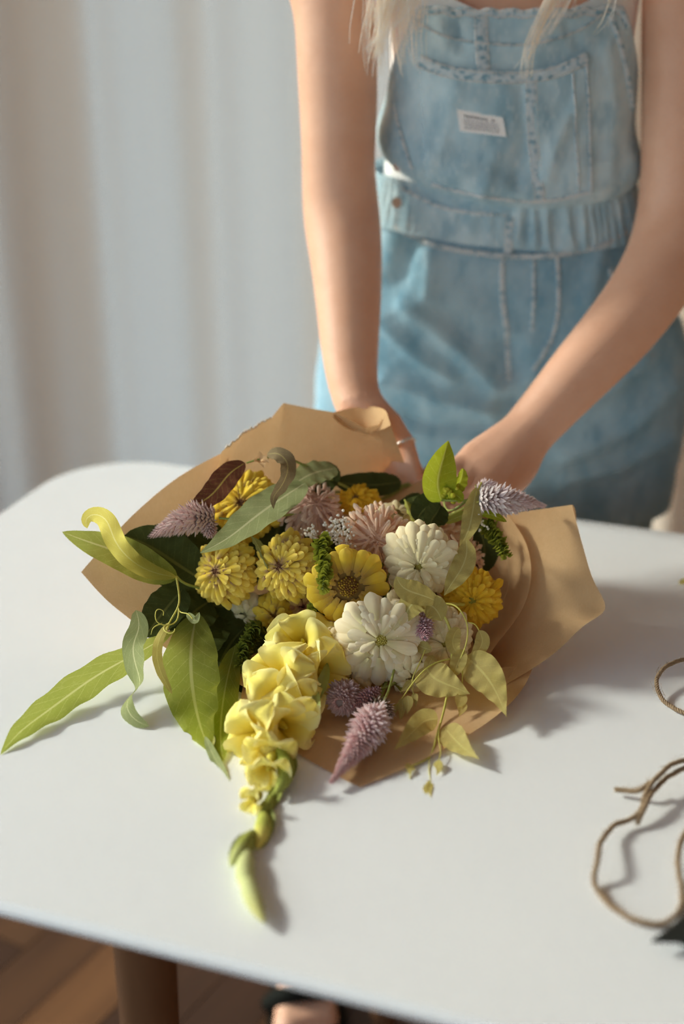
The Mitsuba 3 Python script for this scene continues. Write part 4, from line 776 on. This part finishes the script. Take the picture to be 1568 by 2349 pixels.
et = thing('eucalyptus_branch', 'eucalyptus branch with a red leaf and a large pale leaf under the back flap', 'leafy branch')
twig(et, [(0.007,1.3126,0.8778),(-.0273,1.2935,0.9041),(-.0523,1.2852,0.9202),(-.0729,1.2762,0.9245),(-.0913,1.2686,0.9221)], (.0015, .0009))
leaf(et, [(-.0926,1.2686,0.9221),(-.1075,1.2587,0.9144),(-.1215,1.2463,0.9007),(-.1457,1.2351,0.8875)], .0125, 'm_leaf_red', 'dark red leaf', prof=(.55, .7), fold=.10, n=(34, 9))
leaf(et, [(-.0351,1.2638,0.9034),(-.0554,1.2446,0.8969),(-.0832,1.2199,0.8852),(-.1067,1.2016,0.873),(-.1309,1.189,0.8641)], .0208, 'm_leaf_pale', 'large pale grey-green leaf', prof=(.55, .95), fold=.10, ruf=.05, n=(44, 11), hint=(-.35, -.55, .75))
leaf(et, [(-.0719,1.2757,0.9283),(-.0598,1.2663,0.9319),(-.0521,1.2574,0.9265),(-.0526,1.2451,0.9181),(-.0589,1.2346,0.9091),(-.0637,1.2299,0.9031),(-.064,1.2235,0.8934)], .0092, 'm_leaf_brown', 'curling bronze leaf', prof=(.5, .85), fold=.08, n=(36, 9), hint=[(.1, -.7, .7), (.2, -.7, .7), (.5, -.8, .3), (.6, -.8, 0), (.5, -.8, 0), (.3, -.9, .2), (.3, -.9, .2)])
leaf(et, [(-.0051,1.302,0.9035),(-.0229,1.2876,0.9056),(-.0395,1.2734,0.9031),(-.0502,1.2624,0.8976)], .0150, 'm_leaf_pale', prof=(.5, .6), fold=.06, hint=(-.2, -.6, .8), seed=3)
leaf(et, [(-.0052,1.3166,0.8996),(-.0189,1.3029,0.893),(-.0308,1.2916,0.8846),(-.0401,1.28,0.8728)], .0165, DK, prof=(.5, .6), seed=4)
leaf(et, [(0.0599,1.3337,0.8762),(0.0376,1.3233,0.8772),(0.0157,1.3177,0.8795),(-.0083,1.3152,0.8838)], .0130, DK, prof=(.5, .6), seed=5)
leaf(et, [(-.0844,1.2314,0.8612),(-.0798,1.2211,0.8577),(-.0744,1.2089,0.8521),(-.0692,1.1921,0.8461)], .0082, 'm_leaf_pale', prof=(.5, .8), fold=.25, seed=6, hint=(.7, -.5, .4))
leaf(et, [(-.0403,1.289,0.8736),(-.0614,1.2715,0.8533),(-.0694,1.2489,0.8263),(-.0774,1.2326,0.8061)], .024, DK, prof=(.5, .6), seed=7)
for k, q in enumerate(([(-.0794,1.2733,0.923),(-.0785,1.2731,0.9275),(-.0792,1.2732,0.9328)], [(-.0794,1.2733,0.923),(-.075,1.2703,0.926),(-.0691,1.2667,0.9229)], [(-.0794,1.2733,0.923),(-.0759,1.2686,0.9221),(-.0741,1.2648,0.9183)], [(-.0794,1.2733,0.923),(-.0825,1.2693,0.9237),(-.0833,1.2671,0.9236)])):
    part(et, 'bud', mikit.ply(leaf_mesh(q, .0030, fold=.3, n=(10, 5))[0], 'm_kraft', smooth=True), 'pale orange leaf bud')

er = thing('eucalyptus_branch', 'trailing branch of yellow-green translucent leaves over the white flowers and lower flap', 'leafy branch')
YL, OL, SY = 'm_leaf_yellow', 'm_leaf_olive', 'm_stem_yellow'
twig(er, [(0.144,1.255,0.795),(0.1177,1.2,0.8063),(0.0945,1.1668,0.8228),(0.0893,1.1605,0.8234),(0.0946,1.1525,0.815),(0.0995,1.1376,0.8006),(0.099,1.126,0.789),(0.0958,1.1078,0.7771),(0.0904,1.0812,0.7661),(0.0847,1.0606,0.7588),(0.0799,1.0417,0.7554),(0.0741,1.0229,0.7523),(0.0652,1.014,0.7517),(0.059,1.008,0.753)], (.0019, .0007), SY, 60)
twig(er, [(0.0922,1.1632,0.8246),(0.1019,1.1593,0.8257),(0.1101,1.1505,0.8205),(0.1135,1.1405,0.8124),(0.1114,1.129,0.8008),(0.106,1.1205,0.7913)], (.0009, .0006), SY)
twig(er, [(0.0967,1.1257,0.7883),(0.0846,1.121,0.7874),(0.0706,1.1118,0.7814),(0.0567,1.0997,0.7684),(0.0467,1.0891,0.7591)], (.0009, .0005), SY)
twig(er, [(0.0751,1.13,0.7958),(0.069,1.1202,0.7856),(0.0628,1.1092,0.7754),(0.0644,1.0981,0.7649)], (.0007, .0004), SY)
twig(er, [(0.1087,1.1192,0.7884),(0.1071,1.1043,0.7791),(0.1069,1.0877,0.7711),(0.1047,1.0763,0.7647)], (.0006, .0003), SY)
twig(er, [(0.0847,1.0614,0.7606),(0.0828,1.04,0.7565),(0.0834,1.0253,0.7551),(0.0785,1.0057,0.7528)], (.0006, .0004), SY)
twig(er, [(0.0741,1.0229,0.7523),(0.0726,1.0026,0.7506),(0.0731,0.9848,0.7498),(0.0716,0.9716,0.7495)], (.0005, .0004), SY)
twig(er, [(0.059,1.008,0.753),(0.0573,1.0009,0.7517),(0.0562,0.9919,0.7509)], .0005, SY)
leaf(er, [(0.1273,1.2482,0.9053),(0.1236,1.236,0.8871),(0.1189,1.2232,0.8726),(0.1095,1.2113,0.8577)], .0098, OL, prof=(.6, 1.0), n=(30, 7), hint=[(.6, -.7, .2), (.3, -.8, .4), (-.3, -.8, .3), (-.5, -.7, .3)])
leaf(er, [(0.0934,1.1664,0.832),(0.101,1.1762,0.8396),(0.1113,1.1895,0.8501),(0.1159,1.2005,0.8605),(0.1156,1.2108,0.8692)], .0105, OL, prof=(1.0, .8), fold=.08)
leaf(er, [(0.0899,1.16,0.8272),(0.0775,1.155,0.8359),(0.0634,1.1515,0.843),(0.0542,1.1518,0.8486),(0.0488,1.1563,0.8564)], .0108, OL, prof=(1.0, .8), fold=.10, seed=2)
leaf(er, [(0.08,1.1616,0.8309),(0.0697,1.1559,0.8328),(0.0608,1.1495,0.8281),(0.056,1.1421,0.816)], .0120, OL, prof=(.8, .8), fold=.05, seed=3, hint=(-.2, -.7, .7))
leaf(er, [(0.091,1.1519,0.8135),(0.0865,1.1536,0.8225),(0.0797,1.1549,0.828),(0.0691,1.1576,0.8267)], .0115, OL, prof=(.8, .8), fold=.06, seed=4)
leaf(er, [(0.075,1.1215,0.7835),(0.082,1.1068,0.7799),(0.095,1.0972,0.7779),(0.1128,1.0872,0.7749)], .0165, YL, 'large translucent leaf', prof=(.5, 1.15), fold=.05, n=(34, 9), seed=5)
leaf(er, [(0.0833,1.1321,0.7879),(0.0802,1.1261,0.7868),(0.0784,1.1186,0.782),(0.0805,1.1125,0.7779)], .0050, YL, prof=(.6, .6), seed=6)
leaf(er, [(0.1116,1.1267,0.7905),(0.1213,1.1142,0.7868),(0.1306,1.0988,0.7814),(0.137,1.0828,0.7749),(0.1425,1.0601,0.7675)], .0165, YL, 'large translucent heart-shaped leaf', prof=(.5, 1.3), fold=.06, n=(34, 9), seed=7)
twig(er, [(0.1053,1.1279,0.7934),(0.1085,1.1273,0.7919),(0.1116,1.1267,0.7905)], .0007, SY)
leaf(er, [(0.1242,1.1431,0.8083),(0.1269,1.1358,0.8016),(0.1218,1.1282,0.7941),(0.1144,1.1216,0.7889)], .0068, YL, prof=(.6, 1.0), seed=8)
twig(er, [(0.1146,1.145,0.8153),(0.1201,1.1444,0.8139),(0.1242,1.1431,0.8083)], .0006, SY)
leaf(er, [(0.106,1.144,0.8105),(0.1009,1.1374,0.8052),(0.1006,1.1299,0.7981),(0.105,1.1241,0.7946)], .0068, YL, prof=(.5, .5), seed=9)
leaf(er, [(0.1091,1.1274,0.7972),(0.1039,1.1175,0.7894),(0.1005,1.1109,0.7842),(0.0956,1.106,0.7781)], .0072, YL, prof=(.6, 1.0), seed=10, fold=.3)
leaf(er, [(0.0834,1.0646,0.763),(0.0739,1.0592,0.7655),(0.06,1.043,0.7633),(0.0432,1.018,0.7611)], .0105, YL, prof=(.55, 1.3), seed=11)
leaf(er, [(0.0882,1.0568,0.7599),(0.0937,1.0435,0.7595),(0.1023,1.0242,0.7601),(0.1145,1.0049,0.761)], .0118, YL, prof=(.55, 1.4), seed=12)
leaf(er, [(0.1063,1.091,0.7736),(0.1042,1.0831,0.7703),(0.1014,1.0757,0.7685)], .0055, YL, prof=(.5, .7), n=(12, 5))
leaf(er, [(0.0687,1.136,0.797),(0.074,1.1315,0.7967),(0.081,1.1288,0.7955)], .0060, OL, prof=(.5, .7), n=(12, 5))
for k, q in enumerate(([(0.0495,1.0924,0.7616),(0.0463,1.0869,0.7591),(0.0422,1.0781,0.7538)], [(0.0535,1.0961,0.7652),(0.0531,1.0856,0.7612),(0.0505,1.0731,0.7524)], [(0.0581,1.097,0.7673),(0.0585,1.0864,0.763),(0.0567,1.0782,0.7591)], [(0.0645,1.1014,0.7674),(0.065,1.0937,0.7648),(0.0656,1.0878,0.7612)], [(0.0628,1.1092,0.7754),(0.0568,1.1033,0.7717),(0.0512,1.1,0.7691)],
                       [(0.1058,1.0824,0.7689),(0.1045,1.0748,0.7664),(0.1017,1.0672,0.764)], [(0.0734,0.9913,0.7496),(0.0713,0.9786,0.7506),(0.0719,0.9655,0.7504)], [(0.0791,1.0147,0.7533),(0.0806,1.0038,0.7532),(0.0779,0.9944,0.7518)], [(0.0583,1.008,0.753),(0.0566,1.0038,0.7532),(0.0555,0.995,0.7531)], [(0.0715,0.9831,0.7509),(0.0683,0.9764,0.7504),(0.0686,0.9697,0.75)])):
    leaf(er, q, .0030 + .0008 * (k % 3), YL if k > 4 else OL, prof=(.55, 1.4), n=(12, 5), seed=k)

# basil sprig and the stems at the upper right
ba = thing('basil_sprig', 'bright green basil sprig standing up beside the woman\'s hand', 'herb sprig')
twig(ba, [(0.0861,1.2805,0.854),(0.0907,1.2599,0.8768),(0.0934,1.2549,0.8904)], (.0016, .0012))
leaf(ba, [(0.0949,1.2522,0.8892),(0.0913,1.2551,0.906),(0.0946,1.2624,0.9228),(0.1016,1.2753,0.9427)], .0165, 'm_leaf_basil', 'upright bright green leaf', prof=(.50, .95), fold=.40, ruf=.03, n=(30, 11), hint=(.1, -.9, .3), curl=-.1)
leaf(ba, [(0.1026,1.2565,0.8942),(0.1089,1.2556,0.9022),(0.1131,1.2586,0.9091),(0.1159,1.2666,0.9175)], .0072, 'm_leaf_basil', prof=(.5, .6), fold=.4, hint=(.5, -.8, .3), seed=1)
leaf(ba, [(0.0998,1.252,0.8938),(0.1059,1.2473,0.8981),(0.1106,1.2428,0.8977),(0.1137,1.2393,0.8947)], .0062, 'm_leaf_basil', prof=(.5, .6), seed=2)
leaf(ba, [(0.0937,1.2577,0.8869),(0.0838,1.2524,0.8846),(0.0758,1.2479,0.8793),(0.0712,1.2446,0.8717)], .0135, DK, prof=(.5, .6), fold=.25, seed=3)
leaf(ba, [(0.0942,1.2527,0.8854),(0.0897,1.2439,0.8801),(0.0853,1.2379,0.8764),(0.0831,1.2328,0.8696)], .0125, DK, prof=(.5, .6), fold=.3, seed=4, hint=(.4, -.7, .5))
leaf(ba, [(0.0621,1.2802,0.8783),(0.0651,1.2673,0.8737),(0.0697,1.2557,0.8672),(0.0744,1.2474,0.8631)], .0085, 'm_leaf_green', prof=(.5, .7), fold=.3, seed=5, hint=(.6, -.6, .3))
leaf(ba, [(0.069,1.2907,0.8776),(0.0707,1.2808,0.8748),(0.0725,1.2719,0.8694)], .0080, DK, prof=(.5, .7), seed=6)
leaf(ba, [(0.1311,1.2822,0.8579),(0.1371,1.2709,0.8442),(0.1387,1.2579,0.8268),(0.1318,1.2466,0.8133)], .0150, DK, prof=(.5, .7), seed=7)
ms, cs = [], []
for k in range(46):
    q = trimesh.creation.icosphere(1, .0018 + .001 * rng.random()); q.apply_translation(np.array((0.1031,1.254,0.8984)) + rng.normal(size=3) * .0045); ms.append(q); cs.append(np.tile(mixc((.42, .44, .03), (.62, .58, .06), np.array(rng.random())), (len(q.vertices), 1)))
part(ba, 'bud_cluster', mikit.ply(cat(ms), 'm_fleck', smooth=True, color=np.vstack(cs)), kind='stuff')
sp = thing('green_stem_sprig', 'yellow-green forked stems with narrow leaves below the lilac celosia', 'leafy branch')
twig(sp, [(0.0846,1.2551,0.8583),(0.1026,1.2487,0.8762),(0.1185,1.245,0.8878),(0.1276,1.2496,0.8984),(0.1328,1.2558,0.9076)], (.0020, .0009), SY)
twig(sp, [(0.0906,1.2517,0.863),(0.1106,1.2438,0.8748),(0.1306,1.2377,0.881),(0.1407,1.2362,0.8826)], (.0012, .0008), 'm_stem')
twig(sp, [(0.1146,1.2459,0.8847),(0.1244,1.2422,0.8912),(0.1353,1.2418,0.8954)], (.0012, .0009), SY)
twig(sp, [(0.1248,1.2413,0.8893),(0.1273,1.2463,0.9007),(0.1266,1.2511,0.9068)], .0006, SY)
leaf(sp, [(0.1296,1.2362,0.8826),(0.1384,1.2344,0.8834),(0.1467,1.2334,0.8811),(0.1562,1.2353,0.8753)], .0040, 'm_leaf_basil', prof=(.6, .8), n=(16, 5))
leaf(sp, [(0.0982,1.2439,0.8701),(0.1101,1.2389,0.8787),(0.1202,1.2384,0.8825),(0.1306,1.2387,0.8833)], .0042, 'm_leaf_green', prof=(.6, .8), n=(16, 5))
fs = thing('green_stem_sprig', 'cut green stems poking out below the large white zinnia', 'leafy branch')
twig(fs, [(0.0493,1.168,0.7702),(0.043,1.1358,0.7663),(0.0379,1.1203,0.7607),(0.0337,1.1067,0.7543)], .0017)
twig(fs, [(0.0383,1.1389,0.7659),(0.0365,1.1271,0.7613),(0.0355,1.1187,0.7571)], .0012, SY)
leaf(fs, [(0.0462,1.1345,0.7684),(0.0491,1.1266,0.7652),(0.0528,1.1189,0.7625),(0.0542,1.1132,0.7595)], .0030, 'm_leaf_green', prof=(.5, .8), n=(14, 5))
# dark foliage filling the depth of the cone
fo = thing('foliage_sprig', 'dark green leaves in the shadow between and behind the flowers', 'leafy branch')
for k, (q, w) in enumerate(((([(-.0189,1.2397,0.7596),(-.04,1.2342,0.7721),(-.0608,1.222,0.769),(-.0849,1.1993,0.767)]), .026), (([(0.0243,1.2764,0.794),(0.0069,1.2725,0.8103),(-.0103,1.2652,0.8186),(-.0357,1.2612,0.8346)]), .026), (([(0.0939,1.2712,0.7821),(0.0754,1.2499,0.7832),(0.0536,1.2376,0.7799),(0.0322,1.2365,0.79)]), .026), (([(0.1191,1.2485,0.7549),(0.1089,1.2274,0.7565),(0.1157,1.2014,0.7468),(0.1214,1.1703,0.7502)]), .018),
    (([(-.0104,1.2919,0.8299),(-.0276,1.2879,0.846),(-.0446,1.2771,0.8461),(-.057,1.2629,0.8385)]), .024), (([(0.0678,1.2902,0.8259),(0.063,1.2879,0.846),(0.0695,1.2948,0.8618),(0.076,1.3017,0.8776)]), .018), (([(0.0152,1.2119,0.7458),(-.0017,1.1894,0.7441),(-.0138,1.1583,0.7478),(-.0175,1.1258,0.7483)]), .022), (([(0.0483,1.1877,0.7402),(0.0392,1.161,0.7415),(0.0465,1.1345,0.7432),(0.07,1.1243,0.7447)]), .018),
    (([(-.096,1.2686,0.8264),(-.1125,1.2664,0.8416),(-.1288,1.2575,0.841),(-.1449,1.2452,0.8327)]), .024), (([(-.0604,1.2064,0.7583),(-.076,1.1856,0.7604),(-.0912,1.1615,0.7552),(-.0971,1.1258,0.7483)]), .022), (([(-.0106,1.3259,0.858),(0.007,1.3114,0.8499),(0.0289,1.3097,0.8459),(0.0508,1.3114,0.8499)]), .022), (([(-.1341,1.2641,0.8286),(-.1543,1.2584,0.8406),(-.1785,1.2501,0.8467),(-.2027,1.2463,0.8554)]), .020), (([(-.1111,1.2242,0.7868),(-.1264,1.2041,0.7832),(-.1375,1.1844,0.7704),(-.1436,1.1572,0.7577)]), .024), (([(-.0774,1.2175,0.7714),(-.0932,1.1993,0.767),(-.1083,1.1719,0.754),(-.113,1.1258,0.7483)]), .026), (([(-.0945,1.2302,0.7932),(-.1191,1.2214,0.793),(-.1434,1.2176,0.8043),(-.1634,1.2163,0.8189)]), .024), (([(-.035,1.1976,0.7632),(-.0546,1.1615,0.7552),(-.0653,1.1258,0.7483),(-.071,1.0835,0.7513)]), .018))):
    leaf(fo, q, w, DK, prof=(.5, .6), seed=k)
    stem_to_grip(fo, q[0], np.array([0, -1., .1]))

# ------------------------------------------------------------------ gladiolus
gl = thing('gladiolus', 'tall yellow gladiolus stalk hanging over the paper to the front of the table', 'flower')
twig(gl, [(0.0411,1.2465,0.7753),(-.0097,1.1548,0.7775),(-.0249,1.1014,0.7674),(-.0355,1.0605,0.7611),(-.0454,1.0154,0.755),(-.054,0.975,0.7522),(-.0615,0.9399,0.7516),(-.0667,0.9098,0.7528),(-.0714,0.8779,0.7544)], (.0040, .0018), 'm_stem', 50)
def tepal(R, H, W, ph, fl, g, wide=1.0):
    n = (13, 11); t = np.linspace(0, 1, n[0]); u = np.linspace(-1, 1, n[1])
    r = R * (.10 + .90 * t ** 1.35); z = H * (np.sin(t * 1.9) / np.sin(1.57)) - fl * R * np.clip(t - .6, 0, 1) ** 2 * 4
    w = W * wide * (.22 + .78 * np.clip(t / .62, 0, 1)) * np.sqrt(np.clip(1 - np.clip((t - .62) / .40, 0, 1) ** 2.4, 0, 1))
    ruf = .11 * R * np.sin(u[None] * 6.5 + ph + t[:, None] * 2) * (t ** 2)[:, None] * (.35 + u[None] ** 2) + .02 * R * np.sin(u[None] * 13 + ph * 2) * (t ** 3)[:, None]
    P = np.stack([r[:, None] + .25 * w[:, None] * (u ** 2)[None] * -1 + .3 * ruf, w[:, None] * u[None], z[:, None] + ruf + .25 * w[:, None] * (u ** 2)[None]], -1)
    m, _ = grid(P); T_2 = t[:, None] * np.ones(n[1])[None]; e = np.abs(u)[None] * T_2
    c = mixc((.74, .58, .03), (.92, .80, .20), np.clip(T_2 * 1.5, 0, 1)); c = mixc(c, (.96, .90, .50), np.clip(e * 1.1 - .15, 0, 1) * .9)
    return m, c.reshape(-1, 3)
def floret(c, nvec, R, H, fl=.6, seed=1, cnt=6, wide=1.0, spread=1.0):
    g = np.random.default_rng(seed); M0 = basis(np.asarray(c) - np.asarray(nvec) * H * .9, nvec) @ rotz(g.random() * 6)
    f_ = part(gl, 'bloom', None); R *= 1.08
    for k in range(cnt):
        inner = k % 2; m, cc = tepal(R * (.95 + .1 * g.random()) * spread, H * (1 + .12 * inner), R * .52, g.random() * 6, fl + .35 * g.normal() * .5, g, wide)
        Mk = M0 @ rotz(k * 2 * np.pi / cnt + .1 * g.normal()) @ T4(rx=.12 * g.normal(), ry=.10 * g.normal())
        sh = {**mikit.ply(m, 'm_petal', smooth=True, color=cc), 'to_world': T(Mk)}
        if k == 0: scene[f_] = sh
        else: part(f_, 'tepal', sh)
    q = tube(spl([(0, 0, -.3 * H), (0, 0, .2 * H), (0, 0, .75 * H)], 8), [.0035, .0042, .0046, .0044, .004, .003, .002, .0012], 8)
    part(f_, 'throat', {**mikit.ply(q, 'm_fleck', smooth=True, color=np.tile((.66, .58, .10), (len(q.vertices), 1))), 'to_world': T(M0)})
floret((-.0366,1.1459,0.7997), (-.0816,-.5224,0.8488), .0320, .024, .7, 1)
floret((-.0125,1.1109,0.7842), (0.7032,-.6034,0.3761), .0300, .024, .6, 2)
floret((-.0584,1.0945,0.7892), (-.4483,-.6024,0.6604), .0370, .026, .7, 3)
floret((-.0489,1.0706,0.7769), (0.0485,-.7931,0.6072), .0330, .026, .5, 4)
floret((-.0453,1.039,0.7693), (0.4778,-.849,0.2254), .0300, .026, .4, 5)
floret((-.0782,1.0304,0.7669), (-.5995,-.7495,0.2808), .0300, .024, .7, 6)
floret((-.0627,1.0121,0.7624), (-.0873,-.9917,-.0939), .0240, .024, .4, 7)
floret((-.0611,0.9803,0.7646), (-.1355,-.9907,-.0143), .0160, .022, .1, 8, 6, 1.2)
floret((-.0738,0.9476,0.7594), (-.4432,-.8664,0.23), .0105, .014, .4, 9, 5)
def bud(pts, r, col, tipc, label=None):
    P = spl(pts, 16); t = np.linspace(0, 1, 16); m = tube(P, r * np.sin(np.pi * (.12 + .86 * t)) ** .8 + .0003, 10)
    c = np.repeat(mixc(col, tipc, np.clip((t - .45) * 3, 0, 1)), 10, 0); c = np.vstack([c, col, tipc])
    part(gl, 'bud', mikit.ply(m, 'm_fleck', smooth=True, color=c), label)
GB, YB = (.36, .40, .09), (.80, .68, .16)
bud([(-.0525,1.0132,0.765),(-.0462,0.9905,0.7629),(-.0481,0.9729,0.76),(-.0533,0.9607,0.757)], .0068, (.28, .32, .05), (.34, .38, .08), 'green calyx')
bud([(-.0621,0.9401,0.7523),(-.0613,0.9231,0.7533),(-.0626,0.9098,0.7528),(-.0653,0.8966,0.7524)], .0066, (.40, .42, .08), YB, 'yellow-tipped bud')
bud([(-.0647,0.936,0.7502),(-.0599,0.951,0.7521),(-.0577,0.9645,0.7531)], .0052, (.30, .33, .06), GB)
bud([(-.0687,0.9112,0.7559),(-.0738,0.8963,0.7567),(-.0786,0.8831,0.7565),(-.0832,0.8699,0.7561)], .0060, (.32, .34, .07), (.50, .52, .20), 'green bud')
bud([(-.0713,0.8871,0.7555),(-.072,0.8677,0.7562),(-.0703,0.8508,0.7574),(-.0662,0.8357,0.7576)], .0070, (.52, .54, .24), (.56, .58, .26), 'pale green bud')
bud([(-.071,0.8615,0.757),(-.0671,0.8402,0.7579),(-.061,0.8206,0.7581),(-.0545,0.8041,0.7577)], .0062, (.52, .54, .24), (.50, .48, .18))
for k in range(6):                                   # sword-like bracts along the stalk
    q = [[(-.0318,1.0635,0.768),(-.0258,1.0724,0.7758),(-.0162,1.0956,0.7842),(-.0133,1.121,0.7874)], [(-.0353,1.053,0.7614),(-.0277,1.0494,0.768),(-.0233,1.0622,0.7776),(-.0221,1.0812,0.7837)], [(-.0513,0.9806,0.7526),(-.0559,0.9614,0.7511),(-.0604,0.946,0.7506),(-.0617,0.9305,0.7501)], [(-.0598,0.9485,0.7514),(-.0575,0.9288,0.7513),(-.0599,0.9092,0.7512),(-.0621,0.8976,0.7497)], [(-.067,0.9098,0.7528),(-.0747,0.9002,0.7558),(-.0805,0.8875,0.7564),(-.0842,0.8739,0.7554)], [(-.0455,1.0186,0.7573),(-.0418,0.9973,0.7584),(-.0459,0.9795,0.7576),(-.0509,0.9708,0.7551)]][k]
    part(gl, 'bract', mikit.ply(leaf_mesh(q, .0055, fold=.5, n=(16, 5), prof=(.4, .7))[0], 'm_stem', smooth=True))

# ------------------------------------------------------------------ twine, scissors, fallen petal
def twine(key, pts, R=.0017, pitch=.008, fuzz=90, seed=1):
    n = 260; P = spl(pts, n); t, a, b = frame(P, (0.02, .05, 1)); s = np.r_[0, np.cumsum(np.linalg.norm(np.diff(P, axis=0), axis=1))]; ms = []
    P = P + wr(P, 90, .0022, seed)[:, None] * a + wr(P, 80, .003, seed + 5)[:, None] * b; P[:, 2] = np.maximum(P[:, 2], .750 + R * 1.45)
    for k in range(3):
        w = s / pitch * 2 * np.pi + k * 2.094
        ms.append(tube(P + (a * np.cos(w)[:, None] + b * np.sin(w)[:, None]) * R * .58, R * .62, 7))
    part(key, 'cord', mikit.ply(cat(ms), 'm_jute', smooth=True))
    g = np.random.default_rng(seed); fz = []
    for k in range(fuzz):
        i = g.integers(2, n - 2); o = nrm(g.normal(size=3)); o[2] = abs(o[2]); q = spl([P[i], P[i] + o * .003 + t[i] * .002, P[i] + o * .0045 + t[i] * .006 * g.normal()], 5); fz.append(tube(q, .00012, 3))
    part(key, 'fibers', mikit.ply(cat(fz), 'm_jute'), kind='stuff')
t1 = thing('twine', 'loop of jute twine at the right edge beside the paper shadow', 'twine')
twine(t1, [(0.3757,1.1719,0.754),(0.3365,1.1814,0.758),(0.3095,1.1634,0.763),(0.2916,1.1422,0.764),(0.2864,1.1234,0.758),(0.2916,1.1072,0.754),(0.3046,1.091,0.753),(0.331,1.0881,0.753),(0.3699,1.118,0.753),(0.3942,1.1493,0.753)], .0018)
t2 = thing('twine', 'long knotted piece of jute twine curling over the front right of the table', 'twine')
twine(t2, [(0.3285,1.017,0.754),(0.2944,1.0004,0.764),(0.2745,0.9889,0.769),(0.2566,0.9728,0.768),(0.2424,0.952,0.763),(0.2321,0.9321,0.758),(0.2153,0.922,0.757),(0.197,0.8918,0.762),(0.1882,0.8666,0.763),(0.1855,0.8552,0.756),(0.1875,0.8405,0.753),(0.1983,0.8211,0.753),(0.2132,0.8098,0.753),(0.2287,0.8098,0.753),(0.2417,0.823,0.753),(0.2477,0.8452,0.754),(0.2505,0.8706,0.756),(0.2595,0.8999,0.756),(0.2807,0.9365,0.754)], .0020, seed=2, fuzz=120)
twine(t2, [(0.3252,1.0039,0.754),(0.2932,0.9944,0.762),(0.2719,0.9827,0.763),(0.255,0.9656,0.762),(0.2416,0.9439,0.762),(0.2348,0.9321,0.758),(0.2311,0.925,0.754)], .0019, seed=3, fuzz=40)
twine(t2, [(0.221,0.9695,0.756),(0.2308,0.9656,0.757),(0.2398,0.9624,0.76),(0.2488,0.9699,0.762)], .0019, seed=4, fuzz=20)
sc = thing('scissors', 'dark scissors with only the blade tip showing at the right edge', 'scissors')
def blade(pts, z0, z1):
    g = Polygon([(p[0], p[1]) for p in pts]); m = trimesh.creation.extrude_polygon(g, z1 - z0, engine='earcut'); m.apply_translation((0, 0, z0)); return m
part(sc, 'blade', mikit.ply(blade([(0.2131,0.782,0.758),(0.2262,0.7928,0.758),(0.2457,0.8121,0.758),(0.2785,0.8451,0.758),(0.2842,0.8303,0.758),(0.2565,0.7802,0.758)], .7585, .7615), 'm_black_metal'), 'dark pointed blade')
part(sc, 'blade', mikit.ply(blade([(0.2333,0.7838,0.758),(0.2454,0.7973,0.758),(0.2729,0.8352,0.758),(0.2842,0.8303,0.758),(0.2565,0.7802,0.758)], .7550, .7580), 'm_black_metal'))
for px in ((0.3029,0.8654,0.758), (0.2938,0.8019,0.758)):
    m = trimesh.creation.torus(.024, .005, 28, 10); m.apply_translation((px[0] + .012, px[1], .757)); part(sc, 'handle', mikit.ply(m, 'm_black_metal', smooth=True))
m, _ = leaf_mesh([(0.3552,1.3496,0.754),(0.3591,1.3477,0.757),(0.3682,1.3579,0.753)], .003, n=(10, 5))
single('fallen_petal', mikit.ply(m, 'm_leaf_yellow', smooth=True), 'tiny yellow petal lying on the table at the right edge', 'petal')
